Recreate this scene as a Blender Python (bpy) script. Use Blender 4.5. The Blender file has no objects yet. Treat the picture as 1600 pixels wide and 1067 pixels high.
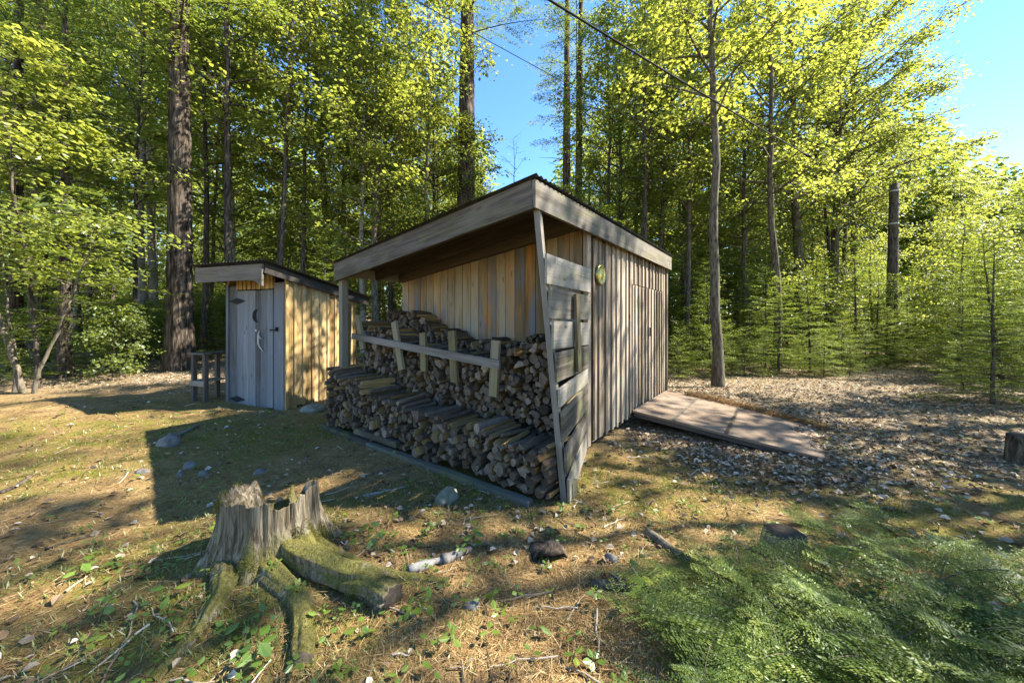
import bpy, math, random
import numpy as np
from mathutils import Vector, Matrix
PI = math.pi
C = bpy.context.scene.collection
sc = bpy.context.scene

# ------------------------------------------------------------------ helpers
def tag(o, label=None, cat=None, group=None, kind=None):
    if label: o['label'] = label
    if cat: o['category'] = cat
    if group: o['group'] = group
    if kind: o['kind'] = kind
    return o

def empty(name, loc=(0, 0, 0), rz=0.0, label=None, cat=None, group=None):
    o = bpy.data.objects.new(name, None)
    o.empty_display_size = 0.2
    C.objects.link(o)
    o.location = loc
    o.rotation_euler = (0, 0, rz)
    return tag(o, label, cat, group)

class G:
    """collects pieces of one mesh: vertices, faces, material slots, a grain coordinate and a random number per vertex"""
    def __init__(s):
        s.v, s.g, s.r, s.n = [], [], [], 0
        s.fl, s.fs, s.fm = [], [], []
    def add(s, v, faces, mat=0, g=None, r=None):
        v = np.asarray(v, float).reshape(-1, 3)
        if isinstance(faces, np.ndarray):
            s.fl.append((faces + s.n).ravel()); s.fs.append(np.full(len(faces), faces.shape[1])); s.fm.append(np.full(len(faces), mat))
        else:
            for k, f in enumerate(faces):
                s.fl.append(np.asarray(f) + s.n); s.fs.append(np.array([len(f)]))
                s.fm.append(np.array([mat[k] if isinstance(mat, (list, tuple)) else mat]))
        s.v.append(v)
        s.g.append(v if g is None else np.asarray(g, float))
        if r is None: r = random.random()
        s.r.append(np.full(len(v), r) if np.isscalar(r) else np.asarray(r, float))
        s.n += len(v)
    def box(s, c, size, rot=(0, 0, 0), axis=None, mat=0, jit=0.0, r=None):
        """a board: centre, size, euler rotation; grain runs along its longest side"""
        sx, sy, sz = [a / 2 for a in size]
        p = np.array([[x * sx, y * sy, z * sz] for x in (-1, 1) for y in (-1, 1) for z in (-1, 1)])
        if jit: p = p + np.array([[random.uniform(-jit, jit) for _ in range(3)] for _ in range(8)])
        if axis is None: axis = int(np.argmax(size))
        o = [k for k in range(3) if k != axis]
        g = p[:, [o[0], o[1], axis]] + np.array([random.uniform(-50, 50) for _ in range(3)])
        M = np.array(Matrix.Rotation(rot[2], 3, 'Z') @ Matrix.Rotation(rot[1], 3, 'Y') @ Matrix.Rotation(rot[0], 3, 'X'))
        f = [(0, 1, 3, 2), (4, 6, 7, 5), (0, 4, 5, 1), (2, 3, 7, 6), (0, 2, 6, 4), (1, 5, 7, 3)]
        s.add(p @ M.T + np.asarray(c), f, mat, g, r)
    def beam(s, a, b, w, t, up=(0, 0, 1), mat=0, r=None):
        """a board from a to b, w wide across, t thick along up"""
        a, b = Vector(a), Vector(b); d = b - a; L = d.length; d.normalize()
        u = Vector(up); x = d.cross(u).normalized(); u = x.cross(d)
        p, g = [], []
        off = [random.uniform(-50, 50) for _ in range(3)]
        for q in (-1, 1):
            for y in (-1, 1):
                for z in (-1, 1):
                    P = (a if q < 0 else b) + x * (y * w / 2) + u * (z * t / 2)
                    p.append(P[:]); g.append((y * w / 2 + off[0], z * t / 2 + off[1], (0 if q < 0 else L) + off[2]))
        f = [(0, 1, 3, 2), (4, 6, 7, 5), (0, 4, 5, 1), (2, 3, 7, 6), (0, 2, 6, 4), (1, 5, 7, 3)]
        s.add(p, f, mat, g, r)
    def tube(s, path, rad, ns=6, mat=0, cap=False, capmat=0, rough=None, r=None):
        path = np.asarray(path, float); rad = np.asarray(rad, float); n = len(path)
        t = np.gradient(path, axis=0); t /= np.linalg.norm(t, axis=1)[:, None] + 1e-9
        ref = np.array([1.0, 0, 0]) if abs(t[0][0]) < .8 else np.array([0, 1.0, 0])
        a = np.cross(t, ref); a /= np.linalg.norm(a, axis=1)[:, None] + 1e-9
        b = np.cross(t, a)
        th = np.linspace(0, 2 * PI, ns, endpoint=False)
        R = rad[:, None] * np.ones(ns)
        if rough is not None: R = R * rough(np.arange(n)[:, None], th[None, :])
        v = path[:, None, :] + R[:, :, None] * (np.cos(th)[None, :, None] * a[:, None, :] + np.sin(th)[None, :, None] * b[:, None, :])
        i = np.arange(n - 1)[:, None] * ns; j = np.arange(ns)[None, :]; k = (j + 1) % ns
        f = np.stack([i + j, i + ns + j, i + ns + k, i + k], -1).reshape(-1, 4)
        s.add(v.reshape(-1, 3), f, mat, None, r)
        if cap:
            for e in ((0, 1) if cap == 2 else (1,)):
                base = (n - 1) * ns if e else 0
                ring = list(range(ns)) if e else list(range(ns))[::-1]
                s.fl.append(np.array([s.n - n * ns + base + q for q in (ring[::-1] if e else ring[::-1])])); s.fs.append(np.array([ns])); s.fm.append(np.array([capmat]))
    def mesh(s, name, mats, smooth=False):
        me = bpy.data.meshes.new(name)
        v = np.concatenate(s.v); fl = np.concatenate(s.fl); fs = np.concatenate(s.fs); fm = np.concatenate(s.fm)
        me.vertices.add(len(v)); me.vertices.foreach_set('co', v.astype(np.float32).ravel())
        me.loops.add(len(fl)); me.loops.foreach_set('vertex_index', fl.astype(np.int32))
        me.polygons.add(len(fs))
        me.polygons.foreach_set('loop_start', np.concatenate([[0], np.cumsum(fs)[:-1]]).astype(np.int32))
        me.polygons.foreach_set('material_index', fm.astype(np.int32))
        me.polygons.foreach_set('use_smooth', np.full(len(fs), smooth))
        for m in (mats if isinstance(mats, (list, tuple)) else [mats]): me.materials.append(m)
        a = me.attributes.new('gco', 'FLOAT_VECTOR', 'POINT'); a.data.foreach_set('vector', np.concatenate(s.g).astype(np.float32).ravel())
        a = me.attributes.new('rnd', 'FLOAT', 'POINT'); a.data.foreach_set('value', np.concatenate(s.r).astype(np.float32))
        me.update(calc_edges=True); me.validate()
        return me
    def build(s, name, mats, parent=None, smooth=False):
        o = bpy.data.objects.new(name, s.mesh(name, mats, smooth)); C.objects.link(o)
        if parent: o.parent = parent
        return o

def obj(name, me, parent=None):
    o = bpy.data.objects.new(name, me); C.objects.link(o)
    if parent: o.parent = parent
    return o

# value noise
_rs = np.random.RandomState(7); _T = _rs.rand(256, 256)
def vn(x, y):
    x = np.asarray(x, float); y = np.asarray(y, float)
    i = np.floor(x).astype(int); j = np.floor(y).astype(int); u = x - i; w = y - j
    u = u * u * (3 - 2 * u); w = w * w * (3 - 2 * w)
    t = lambda a, b: _T[a % 256, b % 256]
    return (t(i, j) * (1 - u) + t(i + 1, j) * u) * (1 - w) + (t(i, j + 1) * (1 - u) + t(i + 1, j + 1) * u) * w - .5
def fbm(x, y, o=4):
    s, a = 0, 1.0
    for k in range(o):
        s = s + a * vn(np.asarray(x) * 2 ** k + 13.7 * k, np.asarray(y) * 2 ** k + 5.1 * k); a *= .5
    return s
def sst(a, b, x):
    t = np.clip((np.asarray(x, float) - a) / (b - a), 0, 1); return t * t * (3 - 2 * t)

# ------------------------------------------------------------------ camera: eye at 1.5 m, very wide lens, level
F, EYE, HZ = 560.0, 1.5, 502.0
cam = bpy.data.cameras.new('camera'); co = bpy.data.objects.new('camera', cam); C.objects.link(co)
co.location = (0, 0, EYE); co.rotation_euler = (PI / 2, 0, 0)
cam.sensor_width = 36; cam.lens = 36 * F / 1600; cam.shift_y = -(533.5 - HZ) / 1600
cam.clip_end = 2000; cam.clip_start = .05
sc.camera = co
def at(px, py, d): return ((px - 800) / F * d, d, EYE + (HZ - py) / F * d)

STUMP = (-1.50, 2.22)
def gz(x, y):
    x = np.asarray(x, float); y = np.asarray(y, float)
    left = sst(1.5, -6, x)
    h = .075 * np.maximum(0, y - 6.8) * left * (1 - .5 * sst(20, 60, y)) + .02 * np.maximum(0, y - 12) * (1 - left)
    h = h + .10 * np.exp(-(((x - STUMP[0]) / .75) ** 2 + ((y - STUMP[1] + .1) / .65) ** 2))
    h = h + .16 * np.exp(-(((x + 5.6) / 1.0) ** 2 + ((y - 6.1) / .7) ** 2)) * 0 + .22 * np.exp(-(((x + 7.2) / 1.6) ** 2 + ((y - 5.6) / 1.2) ** 2))
    h = h + .16 * np.exp(-(((x - 1.9) / 1.3) ** 2 + ((y - 1.7) / .6) ** 2))
    damp = 1 - .85 * sst(1.0, .2, np.maximum(np.abs((x + .2) * .8 - (y - 5.2) * .6) - 1.7, np.abs((x + .2) * .6 + (y - 5.2) * .8) - 2.2))
    return h + damp * (.10 * fbm(x * .7, y * .7, 3) + .035 * fbm(x * 4 + 9, y * 4, 3)) + .08 * fbm(x * .2, y * .2, 2) * sst(6, 14, np.hypot(x, y))
def g1(x, y): return float(gz(x, y))
def gp(px, py):
    """ground point seen at a pixel"""
    d = EYE * F / max(py - HZ, 8)
    for _ in range(12):
        d = .5 * d + .5 * (EYE - g1((px - 800) / F * d, d)) * F / max(py - HZ, 8)
    x = (px - 800) / F * d
    return x, d, g1(x, d)
def base(px, d):
    x = (px - 800) / F * d
    return (x, d, g1(x, d))

# ------------------------------------------------------------------ materials
def newmat(name):
    m = bpy.data.materials.new(name); m.use_nodes = True
    nt = m.node_tree; nt.nodes.clear()
    out = nt.nodes.new('ShaderNodeOutputMaterial')
    return m, nt, out
class NT:
    def __init__(s, nt): s.nt = nt
    def n(s, t, **kw):
        x = s.nt.nodes.new('ShaderNode' + t)
        for k, v in kw.items(): setattr(x, k, v)
        return x
    def put(s, sock, v):
        if isinstance(v, bpy.types.NodeSocket): s.nt.links.new(v, sock)
        elif v is not None: sock.default_value = v
    def noise(s, vec, scale, detail=4, rough=.6, dist=0):
        x = s.n('TexNoise'); s.put(x.inputs['Vector'], vec); x.inputs['Scale'].default_value = scale
        x.inputs['Detail'].default_value = detail; x.inputs['Roughness'].default_value = rough; x.inputs['Distortion'].default_value = dist
        return x.outputs['Fac']
    def vor(s, vec, scale, out='Color', feature='F1'):
        x = s.n('TexVoronoi', feature=feature); s.put(x.inputs['Vector'], vec); x.inputs['Scale'].default_value = scale
        return x.outputs[out]
    def mapv(s, vec, scale=(1, 1, 1), loc=None, rot=(0, 0, 0)):
        x = s.n('Mapping'); s.put(x.inputs['Vector'], vec); x.inputs['Scale'].default_value = scale; x.inputs['Rotation'].default_value = rot
        if loc is not None: s.put(x.inputs['Location'], loc)
        return x.outputs[0]
    def ramp(s, fac, stops, interp='LINEAR'):
        x = s.n('ValToRGB'); s.put(x.inputs[0], fac); e = x.color_ramp; e.interpolation = interp
        while len(e.elements) < len(stops): e.elements.new(.5)
        for k, (p, c) in enumerate(stops):
            e.elements[k].position = p; e.elements[k].color = (*c, 1) if len(c) == 3 else c
        return x.outputs[0]
    def rng(s, fac, a, b, c=0, d=1):
        x = s.n('MapRange'); s.put(x.inputs[0], fac)
        for k, v in enumerate((a, b, c, d)): x.inputs[k + 1].default_value = v
        return x.outputs[0]
    def math(s, op, a, b=None):
        x = s.n('Math', operation=op); s.put(x.inputs[0], a)
        if b is not None: s.put(x.inputs[1], b)
        return x.outputs[0]
    def mix(s, fac, a, b, mode='MIX'):
        x = s.n('Mix', data_type='RGBA', blend_type=mode); s.put(x.inputs[0], fac)
        for i, v in ((6, a), (7, b)):
            if isinstance(v, tuple): v = (*v, 1)
            s.put(x.inputs[i], v)
        return x.outputs[2]
    def attr(s, name, out='Vector'): return s.n('Attribute', attribute_name=name).outputs[out]
    def bump(s, h, strength=.4, dist=.01):
        x = s.n('Bump'); x.inputs['Strength'].default_value = strength; x.inputs['Distance'].default_value = dist; s.put(x.inputs['Height'], h)
        return x.outputs[0]
    def bsdf(s, out, col, rough=.8, normal=None, metal=0, spec=.3):
        b = s.n('BsdfPrincipled'); s.put(b.inputs['Base Color'], (*col, 1) if isinstance(col, tuple) else col); s.put(b.inputs['Roughness'], rough)
        b.inputs['Metallic'].default_value = metal; b.inputs['Specular IOR Level'].default_value = spec
        if normal is not None: s.put(b.inputs['Normal'], normal)
        s.nt.links.new(b.outputs[0], out.inputs[0]); return b

def wood(name, stops, grey=(.30, .29, .27), greyamt=.35, stain=None, green=0.0, scale=1.0, bump=.5):
    """weathered plank: grain along the board, knots, per-board tone, stains"""
    m, nt, out = newmat(name); n = NT(nt)
    g = n.attr('gco'); r = n.attr('rnd', 'Fac')
    gr = n.noise(n.mapv(g, (60 * scale, 60 * scale, 1.6 * scale)), 1, 6, .65, .6)
    gr2 = n.noise(n.mapv(g, (14, 14, .7)), 1, 3, .5, 1.2)
    tone = n.math('ADD', n.math('MULTIPLY', gr, .55), n.math('ADD', n.math('MULTIPLY', gr2, .4), n.rng(r, 0, 1, -.26, .26)))
    col = n.ramp(tone, stops)
    blot = n.noise(n.mapv(g, (5, 5, 1.1)), 1, 4, .6)
    col = n.mix(n.rng(n.math('ADD', blot, n.rng(r, 0, 1, -.1, .1)), .42, .62, 0, greyamt), col, grey)
    if stain:
        for k, (c, a, lo) in enumerate(stain):
            s_ = n.noise(n.mapv(g, (4 + 2 * k, 4, .9), loc=(7.0 * k + 3, 0, 0)), 1, 3, .6)
            col = n.mix(n.rng(s_, lo, lo + .16, 0, a), col, c)
    if green:
        s_ = n.noise(n.mapv(g, (7, 7, 3)), 1, 4, .6)
        col = n.mix(n.rng(s_, .48, .62, 0, green), col, (.16, .17, .05))
    kn = n.vor(n.mapv(g, (9, 9, 2.6)), 1, 'Distance')
    col = n.mix(n.rng(kn, .06, .15, .65, 0), col, (.06, .035, .02))
    # fine dark checks along the grain
    ck = n.noise(n.mapv(g, (110, 110, 1.1)), 1, 2, .5)
    col = n.mix(n.rng(ck, .34, .27, 0, .75), col, (.03, .024, .018))
    h = n.math('ADD', gr, n.math('MULTIPLY', n.rng(ck, .36, .27), -.8))
    n.bsdf(out, col, .85, n.bump(h, bump, .004), spec=.2)
    return m

def bark(name, dark, mid, light, sc_=(16, 16, 2.2), moss=0.0, bump=.9, dist=.03, pale=0.0):
    m, nt, out = newmat(name); n = NT(nt)
    g = n.n('TexCoord').outputs['Object']; oi = n.n('ObjectInfo').outputs['Random']
    a = n.noise(n.mapv(g, sc_, loc=None), 1, 5, .62, .8)
    v = n.vor(n.mapv(g, (sc_[0] * .8, sc_[1] * .8, sc_[2] * 1.2)), 1, 'Distance')
    h = n.math('ADD', a, n.math('MULTIPLY', v, .35))
    col = n.ramp(n.math('ADD', h, n.rng(oi, 0, 1, -.1, .06)), [(.42, dark), (.6, mid), (.82, light)])
    if pale:
        p = n.noise(n.mapv(g, (3, 3, 1.0)), 1, 4, .6)
        col = n.mix(n.rng(p, .48, .6, 0, pale), col, (.29, .275, .24))
    if moss:
        p = n.noise(n.mapv(g, (6, 6, 2.5)), 1, 4, .6)
        col = n.mix(n.rng(p, .5, .64, 0, moss), col, (.10, .12, .03))
    n.bsdf(out, col, .9, n.bump(h, bump, dist), spec=.15)
    return m

def leaf(name, stops, tcol, tfac=.5, gloss=.05):
    m, nt, out = newmat(name); n = NT(nt)
    r = n.attr('rnd', 'Fac'); oi = n.n('ObjectInfo').outputs['Random']
    g = n.n('TexCoord').outputs['Object']
    cl = n.noise(g, .9, 2, .5)
    t = n.math('ADD', n.math('MULTIPLY', r, .45), n.math('ADD', n.math('MULTIPLY', cl, .7), n.rng(oi, 0, 1, -.28, .1)))
    col = n.ramp(t, stops)
    d = n.n('BsdfDiffuse'); n.put(d.inputs[0], col)
    tr = n.n('BsdfTranslucent'); n.put(tr.inputs[0], n.mix(.6, col, tcol))
    x = n.n('MixShader'); x.inputs[0].default_value = tfac; nt.links.new(d.outputs[0], x.inputs[1]); nt.links.new(tr.outputs[0], x.inputs[2])
    gl = n.n('BsdfGlossy'); gl.inputs['Roughness'].default_value = .45; gl.inputs[0].default_value = (.8, .85, .8, 1)
    y = n.n('MixShader'); y.inputs[0].default_value = gloss; nt.links.new(x.outputs[0], y.inputs[1]); nt.links.new(gl.outputs[0], y.inputs[2])
    nt.links.new(y.outputs[0], out.inputs[0])
    return m

def simple(name, col, rough=.7, metal=0, var=.0, scale=8, col2=None, bump=0):
    m, nt, out = newmat(name); n = NT(nt)
    g = n.n('TexCoord').outputs['Object']
    a = n.noise(g, scale, 5, .65)
    c = n.mix(n.rng(a, .35, .65), col, col2 or tuple(x * (1 - var) for x in col))
    n.bsdf(out, c, rough, n.bump(a, bump, .01) if bump else None, metal)
    return m

M = {}
M['grey_board'] = wood('weathered_grey_board', [(.25, (.05, .040, .030)), (.5, (.17, .143, .11)), (.75, (.32, .28, .225))], (.235, .21, .18), .5, green=.3)
M['fascia'] = wood('grey_fascia_board', [(.25, (.06, .049, .038)), (.5, (.165, .142, .115)), (.75, (.29, .256, .21))], (.2, .18, .155), .45, green=.15)
M['siding'] = wood('weathered_siding', [(.22, (.06, .042, .027)), (.5, (.205, .15, .10)), (.78, (.40, .325, .24))], (.335, .285, .23), .5, green=.12)
M['inner'] = wood('pine_inner_wall', [(.2, (.10, .07, .035)), (.5, (.27, .20, .11)), (.8, (.42, .34, .215))], (.25, .235, .20), .55, stain=[((.12, .14, .18), .8, .47), ((.40, .17, .03), .75, .54), ((.10, .06, .03), .6, .56)])
M['outsiding'] = wood('outhouse_siding', [(.2, (.17, .095, .033)), (.5, (.37, .245, .10)), (.8, (.52, .37, .18))], (.38, .31, .19), .3, green=.3)
M['door'] = wood('outhouse_door_board', [(.22, (.05, .049, .048)), (.5, (.125, .13, .135)), (.8, (.23, .24, .255))], (.13, .145, .165), .6, stain=[((.13, .085, .05), .5, .62)])
M['bleached'] = wood('bleached_wood', [(.2, (.12, .105, .085)), (.5, (.25, .23, .195)), (.8, (.40, .38, .34))], (.28, .265, .24), .4)
M['base'] = wood('mossy_base_board', [(.25, (.03, .027, .021)), (.5, (.085, .078, .062)), (.75, (.17, .16, .135))], (.12, .115, .098), .45, green=.4)
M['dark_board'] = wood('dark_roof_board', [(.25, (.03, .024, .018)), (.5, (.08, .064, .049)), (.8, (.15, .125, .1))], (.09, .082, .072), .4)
M['stake'] = wood('yellow_grey_stake', [(.2, (.09, .068, .036)), (.5, (.18, .145, .08)), (.8, (.28, .235, .145))], (.21, .195, .155), .45, green=.4)
M['ramp'] = wood('ramp_plank', [(.2, (.09, .058, .034)), (.5, (.19, .133, .088)), (.8, (.29, .225, .16))], (.22, .175, .13), .5)
M['roof'] = simple('grey_metal_roof', (.11, .115, .12), .45, .6, .5, 6)
M['iron'] = simple('black_iron', (.012, .012, .013), .85, 0, .3, 30)
M['brass'] = simple('tarnished_brass', (.55, .40, .12), .33, .85, 0, 22, (.16, .2, .1))
M['antler'] = simple('bleached_antler', (.42, .40, .36), .5, 0, .25, 20)
M['dark'] = simple('opening_shade', (.006, .006, .006), .9)  # flat black that paints the shade inside the moon opening
M['cable'] = simple('black_cable', (.012, .012, .013), .95)
M['bark_pine'] = bark('furrowed_pine_bark', (.012, .009, .006), (.05, .037, .026), (.135, .105, .078), (17, 17, 2.4), dist=.05)
M['bark_maple'] = bark('grey_brown_bark', (.022, .017, .011), (.07, .056, .038), (.15, .125, .09), (26, 26, 5), dist=.012, moss=.25)
M['bark_dark'] = bark('dark_bark', (.014, .011, .008), (.045, .036, .027), (.11, .09, .07), (24, 24, 4), dist=.02)
M['bark_pale'] = bark('pale_birch_bark', (.06, .05, .037), (.17, .15, .12), (.32, .30, .255), (9, 9, 14), dist=.008, pale=.6)
M['leaf_maple'] = leaf('maple_leaf', [(.12, (.05, .078, .014)), (.45, (.13, .175, .026)), (.75, (.24, .265, .038)), (.95, (.34, .33, .055))], (.50, .52, .07), .6)
M['leaf_green'] = leaf('green_beech_leaf', [(.15, (.045, .072, .015)), (.5, (.11, .155, .026)), (.85, (.21, .24, .045))], (.50, .56, .08), .62)
M['needle'] = leaf('hemlock_needle', [(.15, (.03, .052, .012)), (.5, (.08, .12, .02)), (.85, (.18, .215, .035))], (.36, .43, .05), .5, .04)
M['needle_lit'] = leaf('young_fir_needle', [(.15, (.04, .068, .012)), (.5, (.11, .16, .022)), (.85, (.24, .275, .04))], (.4, .48, .03), .5, .04)  # lighter green used for all the young firs
M['needle_fir'] = leaf('glossy_fir_needle', [(.15, (.028, .05, .012)), (.45, (.08, .125, .022)), (.7, (.18, .23, .04)), (.95, (.32, .35, .07))], (.33, .42, .05), .42, .025)
M['seedling'] = leaf('seedling_leaf', [(.15, (.06, .12, .012)), (.5, (.12, .19, .02)), (.9, (.24, .27, .03))], (.3, .4, .03), .4, .06)
M['grass'] = leaf('grass_blade', [(.15, (.06, .09, .015)), (.6, (.13, .16, .03)), (.95, (.26, .24, .09))], (.25, .3, .05), .3, .04)

def litter_mat(name, stops, tf=.15):
    m, nt, out = newmat(name); n = NT(nt)
    n.bsdf(out, n.ramp(n.attr('rnd', 'Fac'), stops), .9, spec=.08)
    return m
M['dead_needle'] = litter_mat('dead_pine_needle', [(0, (.09, .046, .018)), (.4, (.225, .13, .05)), (.75, (.35, .23, .10)), (1, (.44, .335, .18))])
M['dead_leaf'] = litter_mat('dead_leaf', [(0, (.07, .042, .022)), (.35, (.17, .112, .065)), (.75, (.34, .27, .19)), (1, (.47, .41, .32))])

# ground
def ground_mat():
    m, nt, out = newmat('forest_floor'); n = NT(nt)
    g = n.n('TexCoord').outputs['Object']
    zl = n.attr('zleaf', 'Fac'); zm = n.attr('zmoss', 'Fac')
    a = n.noise(g, 38, 8, .72); b = n.noise(g, 5, 5, .6); c = n.noise(g, 1.1, 4, .6)
    st = n.noise(n.mapv(g, (130, 18, 30), rot=(0, 0, .6)), 1, 3, .6); st2 = n.noise(n.mapv(g, (18, 140, 30), rot=(0, 0, .3)), 1, 3, .6)
    fine = n.math('MAXIMUM', st, st2)
    t = n.math('ADD', n.math('MULTIPLY', a, .45), n.math('ADD', n.math('MULTIPLY', b, .3), n.math('MULTIPLY', fine, .35)))
    col = n.ramp(t, [(.36, (.028, .017, .008)), (.48, (.125, .076, .028)), (.6, (.265, .172, .07)), (.76, (.41, .30, .145))])
    cell = n.vor(g, 26, 'Color'); cd = n.vor(g, 26, 'Distance')
    sep = n.n('SeparateColor'); n.put(sep.inputs[0], cell)
    lc = n.ramp(sep.outputs[0], [(0, (.11, .08, .05)), (.4, (.26, .205, .14)), (.75, (.42, .365, .285)), (1, (.54, .50, .43))])
    lc = n.mix(n.rng(cd, .25, .6, 0, .7), lc, (.05, .035, .02))
    col = n.mix(n.math('MULTIPLY', zl, n.rng(a, .4, .55)), col, lc)
    mo = n.ramp(n.math('ADD', n.math('MULTIPLY', a, .6), n.math('MULTIPLY', fine, .4)), [(.38, (.035, .045, .008)), (.55, (.135, .12, .018)), (.75, (.27, .225, .04))])
    mk = n.math('MULTIPLY', zm, n.rng(n.math('ADD', n.math('MULTIPLY', b, .6), n.math('MULTIPLY', a, .4)), .44, .55))
    col = n.mix(mk, col, mo)
    h = n.math('ADD', n.math('MULTIPLY', a, .8), n.math('ADD', n.math('MULTIPLY', fine, .5), b))
    n.bsdf(out, col, .95, n.bump(h, .9, .03), spec=.1)
    return m
M['ground'] = ground_mat()

# ------------------------------------------------------------------ ground sheet
def axis_pts(a, b, step, lo, hi, grow=1.09):
    p = list(np.arange(a, b, step)); s = step; q = p[-1]
    while q < hi: s *= grow; q += s; p.append(q)
    s = step; q = p[0]
    while q > lo: s *= grow; q -= s; p.insert(0, q)
    return np.array(p)
def zleaf(x, y):
    a = sst(.9, 2.6, x + .25 * (y - 4)) * sst(2.5, 3.7, y)
    b = sst(6, 9, y)
    return np.clip(np.maximum(a, b) + .35 * fbm(x * .9, y * .9, 3), 0, 1)
def zmoss(x, y):
    v = fbm(x * .55 + 31, y * .55 + 8, 4)
    near = sst(7.5, 4.5, y)
    bonus = .35 * np.exp(-(((x + 3.4) / 1.6) ** 2 + ((y - 4.6) / .7) ** 2)) + .25 * np.exp(-(((x + 1.2) / 1.2) ** 2 + ((y - 3.1) / .45) ** 2)) + .25 * np.exp(-(((x - 1.4) / .8) ** 2 + ((y - 3.2) / .8) ** 2))
    return np.clip(sst(-.12, .28, v + bonus) * near * (1 - .7 * zleaf(x, y)), 0, 1)
gx = axis_pts(-5, 6, .055, -260, 260); gy = axis_pts(.6, 8, .055, -60, 420)
X, Y = np.meshgrid(gx, gy); Z = gz(X, Y)
nx, ny = len(gx), len(gy)
i = (np.arange(ny - 1)[:, None] * nx + np.arange(nx - 1)[None, :])
quads = np.stack([i, i + 1, i + nx + 1, i + nx], -1).reshape(-1, 4)
gg = G(); gg.add(np.stack([X, Y, Z], -1).reshape(-1, 3), quads)
ground = gg.build('ground', M['ground'], smooth=True)
for nm, fn in (('zleaf', zleaf), ('zmoss', zmoss)):
    a = ground.data.attributes.new(nm, 'FLOAT', 'POINT'); a.data.foreach_set('value', fn(X, Y).astype(np.float32).ravel())
tag(ground, kind='structure')

# ------------------------------------------------------------------ wood shed
SX, SY = .192, 3.065
SR = -math.atan2(.602, .798)
shed = empty('wood_shed', (SX, SY, 0), SR, 'large weathered plank wood shed with open front bay full of firewood', 'shed')
W_, OV, LEN = 3.36, 1.10, 4.55
def rt(x): return 2.705 + .117 * x           # top of roof deck at local x (0 at the right edge, negative to the left)
def siding(g, p0, p1, z0, ztop, module=.2, bw=.055, proud=.02, nrm=(1, 0), gap=.006, jag=.02, batten=True):
    """vertical boards from p0 to p1 with cover battens; nrm points outwards"""
    p0 = np.array(p0, float); p1 = np.array(p1, float); L = np.linalg.norm(p1 - p0); d = (p1 - p0) / L
    ang = math.atan2(d[1], d[0]); k = max(1, round(L / module)); w = L / k
    for q in range(k):
        c = p0 + d * (q + .5) * w; zt = ztop(c); zb = z0 + random.uniform(-jag, jag)
        g.box((c[0], c[1], (zt + zb) / 2), (w - gap, .022, zt - zb), (random.uniform(-.004, .004), 0, ang), axis=2)
    if batten:
        for q in range(k + 1):
            c = p0 + d * min(max(q * w + random.uniform(-.012, .012), bw / 2), L - bw / 2) + np.array(nrm) * (.011 + proud / 2 + .001)
            zt = ztop(c) - .005; zb = z0 + random.uniform(-jag, jag)
            g.box((c[0], c[1], (zt + zb) / 2), (bw * random.uniform(.85, 1.1), proud, zt - zb), (0, 0, ang), axis=2)
XR = -.075
random.seed(3)
g = G(); siding(g, (XR, OV), (XR, OV + .42), .12, lambda c: 2.52, .2, nrm=(1, 0))
siding(g, (XR, OV + .42), (XR, 2.60), .12, lambda c: 2.52, .19, nrm=(1, 0))
siding(g, (XR, 4.27), (XR, LEN - .03), .12, lambda c: 2.52, .14, nrm=(1, 0))
siding(g, (XR, 2.60), (XR, 4.27), 2.045, lambda c: 2.52, .19, nrm=(1, 0), jag=.0)
g.box((XR + .035, OV + .02, 1.32), (.05, .09, 2.42), axis=2)
g.box((XR + .03, LEN - .03, 1.32), (.05, .09, 2.42), axis=2)
g.build('side_wall', M['siding'], shed)
g = G(); siding(g, (XR + .012, 2.615), (XR + .012, 4.255), .20, lambda c: 2.03, .17, .045, .02, nrm=(1, 0), jag=.004)
dr = g.build('door', M['siding'], shed); dr['label'] = 'plank door flush with the battened side wall'
g = G(); g.beam((XR + .045, 3.36, 1.24), (XR + .045, 3.36, 1.42), .03, .02, (1, 0, 0)); g.beam((XR + .075, 3.36, 1.26), (XR + .075, 3.36, 1.40), .018, .018, (1, 0, 0))
g.build('handle', M['iron'], dr)
g = G(); siding(g, (XR - .012, OV), (-W_ + .02, OV), .12, lambda c: rt(c[0]) - .06, .155, nrm=(0, -1), gap=.009, batten=False)
g.box((XR - .05, OV - .03, 1.3), (.09, .04, 2.4), axis=2)
g.build('front_wall', M['inner'], shed)
g = G(); siding(g, (-W_ + .03, OV + .014), (-W_ + .03, LEN), .12, lambda c: 2.22, .2, nrm=(-1, 0)); g.build('side_wall', M['siding'], shed)
g = G(); siding(g, (-W_ + .05, LEN), (XR - .014, LEN), .12, lambda c: rt(c[0]) - .06, .2, nrm=(0, 1)); g.build('back_wall', M['siding'], shed)
# floor sill and skid
g = G(); g.box((-W_ / 2, OV + .15, .07), (W_ - .25, .16, .12)); g.box((-W_ / 2, 2.8, .07), (W_ - .25, .16, .12)); g.box((-W_ / 2, LEN - .3, .07), (W_ - .25, .16, .12))
g.build('floor_sill', M['dark_board'], shed)
# fascia boards
g = G(); g.beam((.004, -.018, rt(0) - .125), (-W_ + .0, -.018, rt(-W_) - .125), .036, .245)
g.build('front_fascia', M['fascia'], shed)
g = G(); g.beam((.018, -.036, rt(0) - .128), (.018, LEN + .05, rt(0) - .128), .034, .238); g.build('side_fascia', M['grey_board'], shed)
g = G(); g.beam((-W_ - .018, -.02, rt(-W_) - .09), (-W_ - .018, LEN + .05, rt(-W_) - .09), .034, .16); g.build('eave_board', M['fascia'], shed)
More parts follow.
